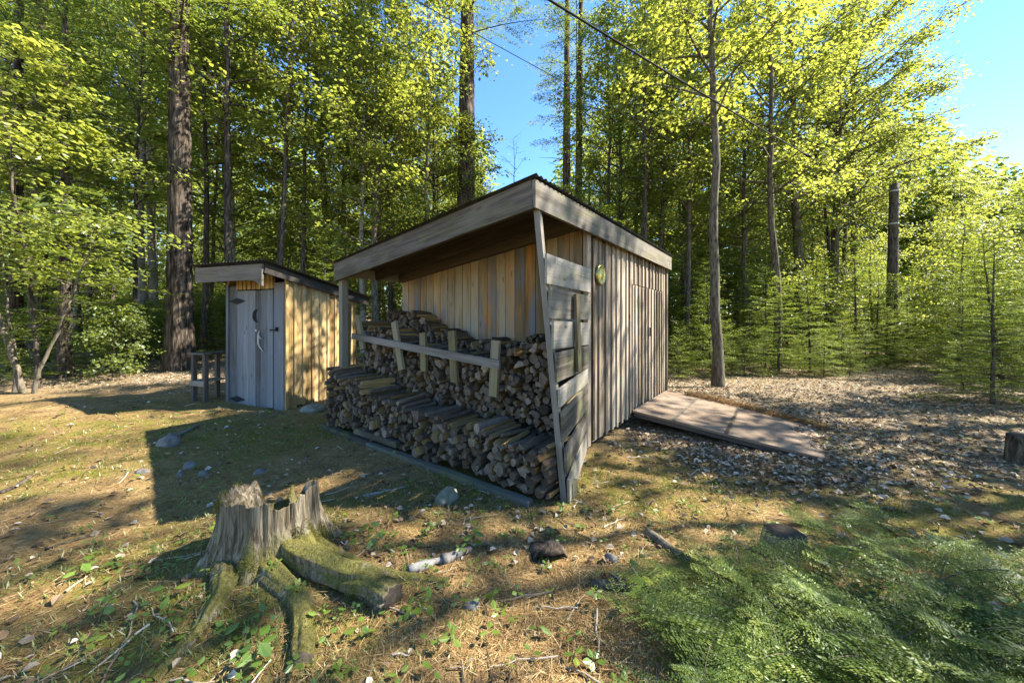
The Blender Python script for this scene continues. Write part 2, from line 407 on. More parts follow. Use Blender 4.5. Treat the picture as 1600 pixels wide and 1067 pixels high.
# roof deck, rafters, header
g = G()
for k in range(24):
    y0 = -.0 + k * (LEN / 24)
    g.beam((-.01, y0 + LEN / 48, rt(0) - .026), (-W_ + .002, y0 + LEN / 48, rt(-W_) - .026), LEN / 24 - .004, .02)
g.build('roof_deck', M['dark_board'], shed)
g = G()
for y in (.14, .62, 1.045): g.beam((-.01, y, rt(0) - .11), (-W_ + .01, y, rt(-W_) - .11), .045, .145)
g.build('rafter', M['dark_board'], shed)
g = G()   # corrugated metal sheet
nu, nv = 260, 2
us = np.linspace(-.075, LEN + .09, nu); P = []
for x in (.06, -W_ - .075):
    for u in us: P.append((x, u, rt(x) + .014 + .009 * math.sin(u * 2 * PI / .076)))
P = np.array(P); f = np.stack([np.arange(nu - 1), np.arange(1, nu), nu + np.arange(1, nu), nu + np.arange(nu - 1)], -1)
g.add(P, f); g.add(P - np.array([0, 0, .0025]), f[:, ::-1].copy())
g.build('metal_roof', M['roof'], shed, True)
# posts
g = G(); g.beam((-.035, .07, rt(0) - .045), (.235, .115, -.03), .09, .05, (1, .3, 0))
p = g.build('post', M['fascia'], shed); p['label'] = 'leaning grey corner post carrying the slats'
g = G(); g.beam((-W_ + .05, .075, rt(-W_) - .05), (-W_ + .05, .075, 0), .09, .09, (0, 1, 0)); g.build('post', M['fascia'], shed)
g = G(); g.beam((-W_ + .11, .13, 1.75), (-W_ + .02, .16, .6), .05, .03, (1, 0, 0)); g.build('brace', M['stake'], shed)
# slat panel: post side point / wall side point at height z
def pa(z): t = (rt(0) - .045 - z) / 2.69; return np.array([-.035 + .27 * t + .035, .07 + .045 * t + .0, z])
def pb(z): t = (2.0 - z) / 2.0; return np.array([XR + .062 + .02 * t, OV + .01 - .16 * max(0, t), z])
slats = [(1.945, .255, 0, 0), (1.655, .26, .0, -.01), (1.375, .235, .01, -.01), (1.115, .245, .0, .0), (.885, .155, -.02, .03), (.66, .25, -.03, .03), (.40, .22, -.05, .04), (.17, .2, -.06, .05)]
for z, h, da, db in slats:
    a = pa(z + da); b = pb(z + db)
    e = (b - a) / np.linalg.norm(b - a)
    a = a - e * .055 + np.array([.022, 0, 0]); b = b + e * random.uniform(-.01, .02) + np.array([.012, 0, 0])
    g = G(); g.beam(a, b, .022, h, (0, 0, 1)); g.build('slat', M['grey_board'], shed)
q = pa(1.3); q2 = pb(1.3); c1 = q * .5 + q2 * .5 + np.array([.042, 0, 0])
g = G(); g.beam(c1 + np.array([.0, .0, .46]), c1 + np.array([.035, -.02, -.28]), .07, .03, (1, 0, 0))
g.build('batten', M['stake'], shed)['label'] = 'short mossy upright nailed across the slats'
g = G(); g.beam((.26, .19, .14), (.25, .22, -.05), .085, .05, (1, 0, 0)); g.build('post_foot', M['stake'], shed)
# brass plaque on the wall
cp = Vector((XR + .035, OV + .36, 2.05))
pl = empty('wall_plaque', (SX + .798 * cp.x + .602 * cp.y, SY - .602 * cp.x + .798 * cp.y, cp.z), SR, 'round tarnished brass plaque hung on the battened shed wall', 'plaque')
g = G(); th = np.linspace(0, 2 * PI, 40, endpoint=False); rings = [(.118, 0), (.118, .018), (.104, .03), (.095, .02), (.05, .026), (.02, .034)]
V = np.concatenate([np.stack([np.full(40, h), r * np.cos(th), r * np.sin(th)], -1) for r, h in rings])
fq = []
for k in range(len(rings) - 1):
    for j in range(40): fq.append((k * 40 + j, k * 40 + (j + 1) % 40, (k + 1) * 40 + (j + 1) % 40, (k + 1) * 40 + j))
fq.append(tuple(range(5 * 40, 6 * 40)))
g.add(V, fq); g.build('disc', M['brass'], pl, True)
g = G(); tt = np.linspace(0, 2 * PI, 33); g.tube(np.stack([np.full(33, .022), .112 * np.cos(tt), .112 * np.sin(tt)], -1), np.full(33, .008), 6)
g.build('rim', M['brass'], pl, True)

# ------------------------------------------------------------------ firewood
m, nt, out = newmat('log_end'); n = NT(nt); gco = n.attr('gco'); oi = n.n('ObjectInfo').outputs['Random']; r_ = n.attr('rnd', 'Fac')
a = n.noise(gco, 30, 5, .7); b = n.noise(gco, 9, 2)
t = n.math('ADD', n.math('MULTIPLY', a, .6), n.math('ADD', n.rng(oi, 0, 1, -.1, .22), n.rng(r_, 0, 1, -.1, .2)))
n.bsdf(out, n.ramp(t, [(.15, (.028, .022, .016)), (.4, (.082, .064, .047)), (.6, (.165, .133, .099)), (.85, (.33, .27, .205))]), .9, n.bump(a, .8, .006), spec=.15); M['log_end'] = m
m, nt, out = newmat('log_bark'); n = NT(nt); gco = n.attr('gco'); oi = n.n('ObjectInfo').outputs['Random']; r_ = n.attr('rnd', 'Fac')
a = n.noise(n.mapv(gco, (60, 12, 60)), 1, 5, .7)
t = n.math('ADD', n.math('MULTIPLY', a, .7), n.math('ADD', n.rng(oi, 0, 1, -.15, .15), n.rng(r_, 0, 1, -.08, .15)))
n.bsdf(out, n.ramp(t, [(.15, (.024, .016, .011)), (.4, (.085, .06, .04)), (.65, (.17, .135, .10)), (.9, (.32, .28, .23))]), .9, n.bump(a, .9, .008), spec=.15); M['log_bark'] = m
m, nt, out = newmat('log_split'); n = NT(nt); gco = n.attr('gco'); oi = n.n('ObjectInfo').outputs['Random']; r_ = n.attr('rnd', 'Fac')
a = n.noise(n.mapv(gco, (70, 5, 70)), 1, 5, .65)
t = n.math('ADD', n.math('MULTIPLY', a, .6), n.math('ADD', n.rng(oi, 0, 1, -.15, .18), n.rng(r_, 0, 1, -.1, .18)))
n.bsdf(out, n.ramp(t, [(.15, (.07, .04, .014)), (.4, (.17, .108, .04)), (.62, (.30, .20, .075)), (.9, (.44, .34, .17))]), .85, n.bump(a, .7, .005), spec=.2); M['log_split'] = m
LOGM = [M['log_bark'], M['log_split'], M['log_end']]
def log_section(kind, rs):
    if kind == 'round':
        n_ = 12; a = np.linspace(0, 2 * PI, n_, endpoint=False); r = 1 + .12 * rs.randn(n_) * .6
        return np.stack([r * np.cos(a), r * np.sin(a)], -1), [0] * n_
    if kind == 'half':
        a = np.linspace(0, PI, 8); p = np.stack([1.15 * np.cos(a), 1.15 * np.sin(a) - .45], -1) * (1 + .06 * rs.randn(8, 1)); return p, [0] * 7 + [1]
    if kind == 'wedge':
        a = np.linspace(0, 1.7, 6); p = np.stack([1.7 * np.cos(a), 1.7 * np.sin(a)], -1) * (1 + .06 * rs.randn(6, 1))
        p = np.concatenate([p, [[.05, .05]]]); p = p - p.mean(0); return p, [0] * 5 + [1, 1]
    a = np.array([.3, 1.3, 2.4, 3.6, 4.9]) + .25 * rs.randn(5); r = np.array([1.1, .95, 1.15, 1.0, .9]) + .12 * rs.randn(5)
    return np.stack([r * np.cos(a), r * np.sin(a)], -1), [0, 1, 1, 1, 1]
def log_parts(kind, seed):
    """unit-radius log, length 1 along y centred"""
    rs = np.random.RandomState(seed); s2, ms = log_section(kind, rs); k = len(s2); ys = np.array([-.5, -.44, -.15, .2, .5])
    V = []
    bend = .25 * rs.randn(2)
    for y in ys:
        e = .92 if abs(y) == .5 else 1.0
        V.append(np.stack([s2[:, 0] * e + bend[0] * (y * y - .1) + .05 * rs.randn(k), np.full(k, y) + (.012 * rs.randn(k) if abs(y) > .4 else 0), s2[:, 1] * e + bend[1] * (y * y - .1) + .05 * rs.randn(k)], -1))
    V = np.concatenate(V); f, mt = [], []
    for q in range(len(ys) - 1):
        for j in range(k): f.append((q * k + j, q * k + (j + 1) % k, (q + 1) * k + (j + 1) % k, (q + 1) * k + j)); mt.append(ms[j])
    f.append(tuple(range(k))[::-1]); mt.append(2); f.append(tuple(range((len(ys) - 1) * k, len(ys) * k))); mt.append(2)
    return V, f, mt
KINDS_ = ['round', 'wedge', 'slab', 'half', 'round', 'wedge', 'round', 'slab']
LV = [(k, log_parts(k, 11 * s + j)) for j, k in enumerate(KINDS_) for s in (1, 2, 3)]
RS = np.random.RandomState(5)
def pack(x0, x1, prof, y0, ln, zb=.10, big=0):
    P = np.zeros((0, 3)); outl = []; fails = 0
    while fails < 60 and len(outl) < 900:
        r = RS.uniform(.022, .039) if RS.rand() < .8 else RS.uniform(.039, .06)
        xs = RS.uniform(x0 + r, x1 - r, 14); z = np.full(14, zb + r)
        if len(P):
            dx = np.abs(xs[:, None] - P[None, :, 0]); R = (P[None, :, 2] + r) * .94
            zz = np.where(dx < R, P[None, :, 1] + np.sqrt(np.maximum(R * R - dx * dx, 0)), -1).max(1); z = np.maximum(z, zz)
        b = np.argmin(z - prof(xs)); 
        if z[b] + r * .6 > prof(xs[b]): fails += 1; continue
        fails = 0; P = np.vstack([P, [xs[b], z[b], r]])
        outl.append([xs[b], y0 + ln / 2 + RS.uniform(-.05, .05), z[b], r, ln * RS.uniform(.88, 1.1), prof(xs[b]) - z[b]])
    return outl
pf = lambda pts: (lambda x: np.interp(x, [a for a, b in pts], [b for a, b in pts]) + .03 * np.sin(np.asarray(x) * 9))
prof1 = pf([(-3.45, .84), (-2.9, .78), (-2.2, .62), (-1.4, .52), (-.6, .50), (.15, .46)])
prof2 = pf([(-3.4, 1.50), (-2.7, 1.38), (-2.1, 1.18), (-1.2, 1.10), (-.5, 1.20), (-.1, 1.40), (.1, 1.42)])
prof3 = pf([(-3.4, 1.68), (-2.6, 1.62), (-2.2, 1.42), (-1.4, 1.24), (-.7, 1.28), (.0, 1.44)])
rows = [(pack(-3.42, .20, prof1, -.10, .42, .06), 'front'), (pack(-3.3, .06, prof2, .36, .40), 'upper'), ([l for l in pack(-3.28, .0, prof3, .76, .30) if l[2] > .8], 'rear')]
cand = []
for lst, rw in rows:
    for l in lst:
        vis = 1.0
        if rw == 'upper' and l[2] < prof1(l[0]) - .02: vis = 0.02
        if rw == 'rear' and l[2] < prof2(l[0]) - .02: vis = 0.01
        wy = 3.065 - .602 * l[0] + .798 * l[1]
        cand.append((vis * (l[3] / wy) ** 2 * (1.6 if l[5] < .09 else 1), l, rw))
cand.sort(key=lambda c: -c[0])
log_me = []
for kd, (v, f, mt) in LV:
    for rad, ln in ((.034, .41), (.050, .40)):
        gq = G(); gq.add(v * np.array([rad, ln, rad]), f, mt, v * np.array([rad, ln, rad]) + RS.uniform(-9, 9, 3)); log_me.append((kd, rad, ln, gq.mesh('log', LOGM)))
KD = {'round': 'small unsplit round', 'half': 'half-round split', 'wedge': 'wedge-shaped split', 'slab': 'rough square split'}
PLC = {'front': 'in the low front stack of the shed', 'upper': 'in the middle stack behind the wooden rail', 'rear': 'in the rear stack against the inner wall'}
stuff = G()
for q, (s_, l, rw) in enumerate(cand):
    top = l[5] < .09
    yaw = RS.uniform(-.05, .05) if not top else RS.uniform(-.22, .22); pit = RS.uniform(-.03, .03) if not top else RS.uniform(-.08, .06)
    roll = RS.uniform(0, 2 * PI)
    wx = SX + .798 * l[0] + .602 * l[1]; wy = SY - .602 * l[0] + .798 * l[1]
    if q < 290:
        pool = [x for x in log_me if x[0] != 'round'] if top and RS.rand() < .75 else log_me
        kd, rad, ln, me = pool[RS.randint(len(pool))]
        o = obj('firewood_log', me); k = l[3] / rad * 1.04; o.scale = (k, l[4] / ln, k)
        o.rotation_euler = (Matrix.Rotation(SR + yaw, 3, 'Z') @ Matrix.Rotation(pit, 3, 'X') @ Matrix.Rotation(roll, 3, 'Y')).to_euler()
        o.location = (wx, wy, l[2])
        tier = 'lying on top' if top else ('near the bottom' if l[2] < .28 and rw == 'front' else 'midway up')
        tag(o, f'{KD[kd]} firewood log {tier} {PLC[rw]}', 'firewood', f'{KD[kd]} logs {tier} {PLC[rw]}')
    else:
        kd, (v, f, mt) = LV[RS.randint(len(LV))]
        vv = v * np.array([l[3] * 1.04, l[4], l[3] * 1.04])
        Rm = np.array(Matrix.Rotation(SR + yaw, 3, 'Z') @ Matrix.Rotation(pit, 3, 'X') @ Matrix.Rotation(roll, 3, 'Y'))
        stuff.add(vv @ Rm.T + np.array([wx, wy, l[2]]), f, mt, vv + RS.uniform(-9, 9, 3))
tag(stuff.build('stacked_firewood', LOGM), 'rest of the tightly stacked firewood inside the open bay of the shed', 'firewood', kind='stuff')
def shed_pt(x, y, z): return (SX + .798 * x + .602 * y, SY - .602 * x + .798 * y, z)
# base boards under the front stack
for (x0, x1, y, z, h, lb) in ((-3.5, -2.3, -.15, .03, .07, 'grey base board under the far end of the front firewood stack'), (-2.62, -1.75, -.12, .12, .07, 'short pale offcut lying on the base boards under the firewood'), (-2.3, .06, -.15, .02, .055, 'long greenish grey base board along the front of the firewood stack')):
    g = G(); g.beam((x0 - (x0 + x1) / 2, 0, 0), (x1 - (x0 + x1) / 2, 0, 0), .07, h); o = g.build('base_board', M['base']); o.location = shed_pt((x0 + x1) / 2, y, z); o.rotation_euler = (0, 0, SR)
    tag(o, lb, 'board')
# rail on stakes
rack = empty('stake_rail', shed_pt(-1.9, .31, .6), SR, 'mossy grey rail nailed to five upright stakes in front of the firewood', 'rail')
def rl(px, py, v):
    """shed-local point at distance v behind the front line seen at a pixel"""
    k = (px - 800) / F
    x = (k * (SY + .798 * v) - SX - .602 * v) / (.798 + .602 * k)
    wy = SY - .602 * x + .798 * v
    return Vector((x, v, EYE + (HZ - py) / F * wy))
off = Vector((-1.9, .31, .6))
A_, B_ = rl(551, 525, .26), rl(781, 570, .26)
g = G(); g.beam(A_ - off, B_ - off, .03, .088); g.build('rail', M['bleached'], rack)
for (tx, ty), (bx, by) in (((559, 493), (567, 546)), ((616, 503), (628, 578)), ((661, 520), (663, 580)), ((706, 517), (711, 597)), ((775, 532), (771, 619))):
    g = G(); g.beam(rl(tx, ty, .305) - off, rl(bx, by, .295) - off, .105, .035, (0, 1, 0)); g.build('stake', M['stake'], rack)
# ramp
rmp = empty('ramp', shed_pt(.0, 3.5, 0), SR, 'wide pale plank ramp sloping from the shed door to the ground', 'ramp')
g = G()
segs = [(.0, .55), (.555, 1.16), (1.165, 2.06)]
def rz(u): return .225 - .205 * u / 2.06
def fy(u): return .93 - .10 * u - .13 * max(0, u - .7) ** 2
for a, b in segs:
    P = [(u, y, rz(u) + dz) for u in (a, b) for y in (-.99, fy(u)) for dz in (-.015, .015)]
    g.add(P, [(0, 1, 3, 2), (4, 6, 7, 5), (0, 4, 5, 1), (2, 3, 7, 6), (0, 2, 6, 4), (1, 5, 7, 3)], 0, [(p[1] * .35, p[2], p[0]) for p in P], .55)
g.build('deck', M['ramp'], rmp)
g = G()
for u in (.55, 1.16): g.beam((u - .02, -.985, rz(u) + .019), (u - .02, fy(u) - .02, rz(u) + .019), .035, .008)
g.build('cleat', M['grey_board'], rmp)
for y in (-.93, .0, .45):
    g = G(); g.beam((.02, y, rz(.02) - .048), (2.03, y, rz(2.03) - .045), .045, .06); g.build('joist', M['dark_board'], rmp)

# ------------------------------------------------------------------ outhouse
OX, OY = -3.80, 6.0; OR = -math.atan2(.31, .95); oc, os_ = math.cos(OR), math.sin(OR)
oz = g1(OX, OY)
oh = empty('outhouse', (OX, OY, oz - .02), OR, 'narrow plank outhouse with grey blue door and crescent moon cutout', 'outhouse')
OW, OD = 1.345, 1.62
def ort(y): return 2.44 - .175 * (y + .42)
random.seed(8)
g = G(); siding(g, (-.012, .0), (-.012, OD), .03, lambda c: ort(c[1]) - .10, .18, .05, .02, nrm=(1, 0)); g.build('side_wall', M['outsiding'], oh)
g = G(); siding(g, (-OW + .012, 0), (-OW + .012, OD), .03, lambda c: ort(c[1]) - .10, .18, .05, .02, nrm=(-1, 0)); g.build('side_wall', M['outsiding'], oh)
g = G(); siding(g, (-OW + .03, OD), (-.03, OD), .03, lambda c: ort(OD) - .1, .18, nrm=(0, 1)); g.build('back_wall', M['outsiding'], oh)
g = G()
g.box((-.125, .0, 1.08), (.215, .024, 2.16), axis=2); g.box((-OW + .125, .0, 1.06), (.225, .024, 2.12), axis=2)
g.box((-OW + .02, -.02, 1.08), (.06, .03, 2.16), axis=2)
g.build('front_wall', M['door'], oh)
g = G(); siding(g, (-OW + .24, .0), (-.235, .0), 2.06, lambda c: 2.30, .11, .03, .012, nrm=(0, -1), jag=0); g.build('transom', M['outsiding'], oh)
g = G()
x = -1.095
for w in (.15, .13, .16, .12, .15, .135):
    g.box((x + w / 2, -.006, 1.04), (w - .004, .026, 2.0), axis=2); x += w
dr = g.build('door', M['door'], oh)
for z in (1.86, .14):
    g = G(); v = np.array([(-.20, 0, 0), (0, 0, .055), (.20, 0, 0), (0, 0, -.055), (-.20, .008, 0), (0, .008, .055), (.20, .008, 0), (0, .008, -.055)]) + np.array([-1.085, -.034, z])
    g.add(v, [(0, 3, 2, 1), (0, 1, 5, 4), (1, 2, 6, 5), (2, 3, 7, 6), (3, 0, 4, 7)])
    g.build('hinge', M['iron'], dr)
g = G(); a1 = np.linspace(-2.0, 2.0, 22); pts = [(-.10 * math.cos(t), .112 * math.sin(t)) for t in a1]
a2 = np.linspace(1.62, -1.62, 20); x_e = -.10 * math.cos(2.0)
inner = [(x_e - .058 * (math.cos(t) - math.cos(1.62)) , .10 * math.sin(t)) for t in a2]
pts = pts + inner
k = len(pts); v = [(-.62 + a, -.024, 1.60 + b) for a, b in pts] + [(-.62 + a, -.018, 1.60 + b) for a, b in pts]
g.add(v, [tuple(range(k))] + [(q, (q + 1) % k, k + (q + 1) % k, k + q) for q in range(k)])
g.build('moon_shade_plate', M['dark'], dr)['label'] = 'black crescent plate painted as the shade inside the moon opening'  # solid plate on the door; the opening's shade is only its colour
g = G(); g.box((-.635, -.023, 1.35), (.03, .008, .035)); g.build('knob_plate', M['antler'], dr)
g = G()
g.tube([(-.545, -.03, 1.34), (-.535, -.055, 1.29), (-.515, -.07, 1.22), (-.525, -.065, 1.13), (-.505, -.05, 1.06), (-.455, -.03, .995)], [.010, .014, .018, .017, .013, .008], 7)
g.tube([(-.53, -.06, 1.265), (-.49, -.07, 1.235), (-.44, -.075, 1.205)], [.012, .009, .004], 6)
g.build('antler_handle', M['antler'], dr, True)
g = G(); g.box((-.215, -.03, 1.36), (.17, .016, .026)); g.box((-.15, -.034, 1.375), (.028, .03, .07)); g.build('latch', M['iron'], dr)
# fascia with a curved bracket end, eave boards, roof
g = G(); prof = [(-1.47, 2.40), (-1.47, 2.155), (-.22, 2.155), (-.12, 2.14), (-.04, 2.105), (.03, 2.06), (.05, 2.06), (.05, 2.40)]
k = len(prof); v = [(a, -.44, b) for a, b in prof] + [(a, -.405, b) for a, b in prof]
g.add(v, [tuple(range(k)), tuple(range(k, 2 * k))[::-1]] + [(q, k + q, k + (q + 1) % k, (q + 1) % k) for q in range(k)], g=[(b + 3, 0, a) for a, b in prof] * 2)
g.build('fascia', M['fascia'], oh)
g = G(); g.beam((.06, -.40, ort(-.4) - .10), (.06, OD + .33, ort(OD + .33) - .10), .03, .15); g.beam((-OW - .08, -.40, ort(-.4) - .10), (-OW - .08, OD + .33, ort(OD + .33) - .10), .03, .15); g.build('eave_board', M['dark_board'], oh)
g = G(); nu = 120; us = np.linspace(-OW - .2, .16, nu); P = []
for y in (-.50, OD + .42):
    for u in us: P.append((u, y, ort(y) + .0 + .009 * math.sin(u * 2 * PI / .076)))
P = np.array(P); f = np.stack([np.arange(nu - 1), np.arange(1, nu), nu + np.arange(1, nu), nu + np.arange(nu - 1)], -1)
g.add(P, f); g.add(P - np.array([0, 0, .0025]), f[:, ::-1].copy()); g.build('metal_roof', M['roof'], oh, True)
# wash stand beside it
ws = empty('wash_stand', (-5.5, 6.55, g1(-5.5, 6.55)), OR - .05, 'small grey wooden stand with low shelf left beside the outhouse', 'stand')
for x, y in ((-.17, -.17), (.15, -.17), (-.17, .2), (.15, .2)):
    g = G(); g.box((x, y, .41), (.065, .065, .86), axis=2); g.build('leg', M['dark_board'], ws)
g = G()
for y in (-.17, -.03, .11, .24): g.box((-.01, y, .855), (.44, .125, .03))
g.build('top', M['dark_board'], ws)
g = G(); g.box((-.01, -.213, .33), (.40, .02, .09)); g.box((-.01, .0, .37), (.36, .36, .02)); g.build('shelf', M['grey_board'], ws)

# ------------------------------------------------------------------ plants: mesh makers
def unit(a): return a / (np.linalg.norm(a, axis=-1, keepdims=True) + 1e-9)
def put_leaves(g, P, A, Nn, L, wid=.62, fold=.12, r=None, rs=None, mat=0):
    """oval leaves folded along the midrib: P base, A towards the tip, Nn normal"""
    n_ = len(P); L = np.broadcast_to(L, (n_,))[:, None]
    A = unit(A); B = unit(np.cross(Nn, A)); Nn = np.cross(A, B)
    w = wid * .5 * L; dr_ = -Nn * fold * L; tipd = -Nn * .12 * L
    v = np.stack([P, P + A * .38 * L + B * w + dr_, P + A * .75 * L + B * w * .7 + dr_ + tipd * .5, P + A * L + tipd, P + A * .75 * L - B * w * .7 + dr_ + tipd * .5, P + A * .38 * L - B * w + dr_], 1)
    i = (np.arange(n_) * 6)[:, None]
    f = np.concatenate([i + np.array([[0, 1, 2, 3]]), i + np.array([[0, 3, 4, 5]])], 0)
    rr = rs.rand(n_) if r is None else r
    g.add(v.reshape(-1, 3), f, mat, None, np.repeat(rr, 6))
def put_needles(g, P, A, Nn, L, wid, r):
    n_ = len(P); L = np.broadcast_to(L, (n_,))[:, None]; A = unit(A); B = unit(np.cross(Nn, A)) * (np.broadcast_to(wid, (n_,))[:, None] * .5)
    v = np.stack([P, P + A * L * .45 + B, P + A * L, P + A * L * .45 - B], 1)
    f = (np.arange(n_) * 4)[:, None] + np.array([[0, 1, 2, 3]])
    g.add(v.reshape(-1, 3), f, 0, None, np.repeat(r, 4))

def trunk_path(rs, H, lean, wob, n_=16):
    t = np.linspace(0, 1, n_)
    return np.stack([lean[0] * t * H + wob * np.cumsum(rs.randn(n_)) * .5 * (t > 0), lean[1] * t * H + wob * np.cumsum(rs.randn(n_)) * .5 * (t > 0), t * H - .15 * (t == 0)], -1), t
def interp_path(path, t, s):
    return np.array([np.interp(s, t, path[:, k]) for k in range(3)])
def flare(t, r0, k=.35): return r0 * ((1 - t) ** .75 * .92 + .04) * (1 + k * np.exp(-t * 60))

def make_maple(seed, H, r0, cb, spread, nl, ls, dens=1.0, lean=(0, 0), wob=.05, bm='bark_maple', lm='leaf_maple', shape='full', up=.55):
    rs = np.random.RandomState(seed); w = G(); lf = G()
    path, t = trunk_path(rs, H, lean, wob)
    w.tube(path, flare(t, r0), 10, r=.5)
    az = rs.rand() * 6
    PP, AA, NN_, LL = [], [], [], []
    for q in range(nl):
        u = (q + rs.rand()) / nl; tt = cb + (1 - cb) * .98 * u
        s = interp_path(path, t, tt); az += 2.4 + rs.randn() * .5
        prof_ = {'full': math.sin(PI * min(1, .18 + u * .8)) ** .7, 'top': .45 + .55 * math.sin(PI * u), 'cone': 1.05 - u * .85, 'col': .75}[shape]
        L = spread * prof_ * rs.uniform(.65, 1.15) + .25
        el = up * rs.uniform(.4, 1.3) + .35 * u
        d = np.array([math.cos(az) * math.cos(el), math.sin(az) * math.cos(el), math.sin(el)])
        ss = np.linspace(0, 1, 6)[:, None]
        bend = rs.randn(3) * .12; bend[2] = abs(bend[2]) * .2 - .12
        lp = s + d * L * ss + bend * L * ss ** 2
        rb = max(.006, min(float(np.interp(tt, t, flare(t, r0))) * .5, .012 * L + .006))
        w.tube(lp, rb * (1 - .85 * ss[:, 0]) + .002, 5, r=.5)
        ntw = int((3 + L * 4.2))
        for k in range(ntw):
            sk = rs.uniform(.22, 1.0) ** .8; b = interp_path(lp, ss[:, 0], sk)
            a2 = az + rs.choice([-1, 1]) * rs.uniform(.4, 1.3); e2 = rs.uniform(-.25, .55)
            d2 = np.array([math.cos(a2) * math.cos(e2), math.sin(a2) * math.cos(e2), math.sin(e2)])
            l2 = (.30 * L * (1.15 - sk) + .28) * rs.uniform(.6, 1.3)
            tip = b + d2 * l2 + np.array([0, 0, -.06 * l2])
            w.tube(np.stack([b, (b + tip) / 2 + .03 * rs.randn(3), tip]), [rb * .3 + .002, .003, .0015], 3, r=.5)
            nlf = int(rs.poisson(dens * (10 + 27 * l2)))
            if nlf < 1: continue
            uu = rs.uniform(.1, 1.08, nlf)[:, None]
            p = b + (tip - b) * uu + rs.randn(nlf, 3) * np.array([.14, .14, .085]) * (.6 + l2)
            a3 = a2 + rs.randn(nlf) * 1.1
            A = np.stack([np.cos(a3), np.sin(a3), rs.uniform(-.75, .15, nlf)], -1)
            Nn = np.stack([rs.randn(nlf) * .45, rs.randn(nlf) * .45, np.ones(nlf)], -1)
            PP.append(p); AA.append(A); NN_.append(Nn); LL.append(ls * rs.uniform(.45, 1.45, nlf))
    P = np.concatenate(PP)
    put_leaves(lf, P, np.concatenate(AA), np.concatenate(NN_), np.concatenate(LL), rs=rs, wid=.78)
    return w.mesh('trunk', M[bm], True), lf.mesh('crown', M[lm])

def make_conifer(seed, H, r0, cb, spread, nb, card=.075, dens=1.0, droop=.25, bm='bark_dark', lm='needle', lean=(0, 0), shape=1.0, dead=0, wob=.02, ns=9, spray=1.0):
    rs = np.random.RandomState(seed); w = G(); lf = G()
    path, t = trunk_path(rs, H, lean, wob, 18)
    w.tube(path, flare(t, r0, .5), ns, r=.5)
    for q in range(dead):     # bare dead stubs below the crown
        tt = rs.uniform(.12, max(cb, .2)); s = interp_path(path, t, tt); az = rs.rand() * 6.3; L = rs.uniform(.3, 1.5)
        d = np.array([math.cos(az), math.sin(az), rs.uniform(-.25, .3)])
        w.tube(np.stack([s, s + d * L * .5 + [0, 0, .05], s + d * L]), [.022, .013, .004], 4, r=.5)
    az = rs.rand() * 6
    PP, AA, NN_, LL, RR = [], [], [], [], []
    for q in range(nb):
        u = (q + rs.rand()) / nb; tt = cb + (1 - cb) * .985 * u; s = interp_path(path, t, tt); az += 2.4 + rs.randn() * .45
        L = spread * ((1 - u) ** shape * .95 + .05) * rs.uniform(.6, 1.15) + .12
        el = rs.uniform(-.05, .25) + .5 * u * u
        d = np.array([math.cos(az) * math.cos(el), math.sin(az) * math.cos(el), math.sin(el)])
        ss = np.linspace(0, 1, 6)[:, None]
        lp = s + d * L * ss + np.array([0, 0, -droop]) * L * ss ** 1.8
        w.tube(lp, np.maximum(.004 + .008 * L * (1 - ss[:, 0]), .002), 4, r=.5)
        side = np.array([-math.sin(az), math.cos(az), 0])
        ntw = max(4, int(L * 11 * dens)); sk = np.linspace(.12, 1, ntw)
        for k in range(ntw):
            for sg in (-1, 1):
                b = interp_path(lp, ss[:, 0], sk[k])
                l2 = spray * (.42 * L * (1.05 - sk[k]) ** .8 * (.4 + .6 * min(1, sk[k] * 3)) + .07) * rs.uniform(.6, 1.25)
                fw = rs.uniform(.55, 1.0)
                d2 = unit(side * sg * (1 - .3 * fw) + d * fw + np.array([0, 0, rs.uniform(-.3, .08)]))
                m_ = max(3, int(l2 / (card * .42)))
                uu = np.linspace(.05, 1, m_)
                p = b + d2[None, :] * (l2 * uu)[:, None] + np.array([0, 0, -.12]) * (l2 * uu ** 2)[:, None] + rs.randn(m_, 3) * .010
                cr = unit(np.cross([0, 0, 1.0], d2)); r_c = rs.rand() * .7
                for s2 in (-1, 1):
                    A = d2[None, :] * .8 + cr[None, :] * s2 * .75 + rs.randn(m_, 3) * .22
                    PP.append(p); AA.append(A); NN_.append(np.array([0, 0, 1.0])[None, :] + rs.randn(m_, 3) * .35)
                    LL.append(card * rs.uniform(.6, 1.2, m_)); RR.append(np.clip(r_c + rs.rand(m_) * .3 + .25 * (uu > .8), 0, 1))
    L = np.concatenate(LL)
    put_needles(lf, np.concatenate(PP), np.concatenate(AA), np.concatenate(NN_), L, L * .28, np.concatenate(RR))
    return w.mesh('trunk', M[bm], True), lf.mesh('crown', M[lm])

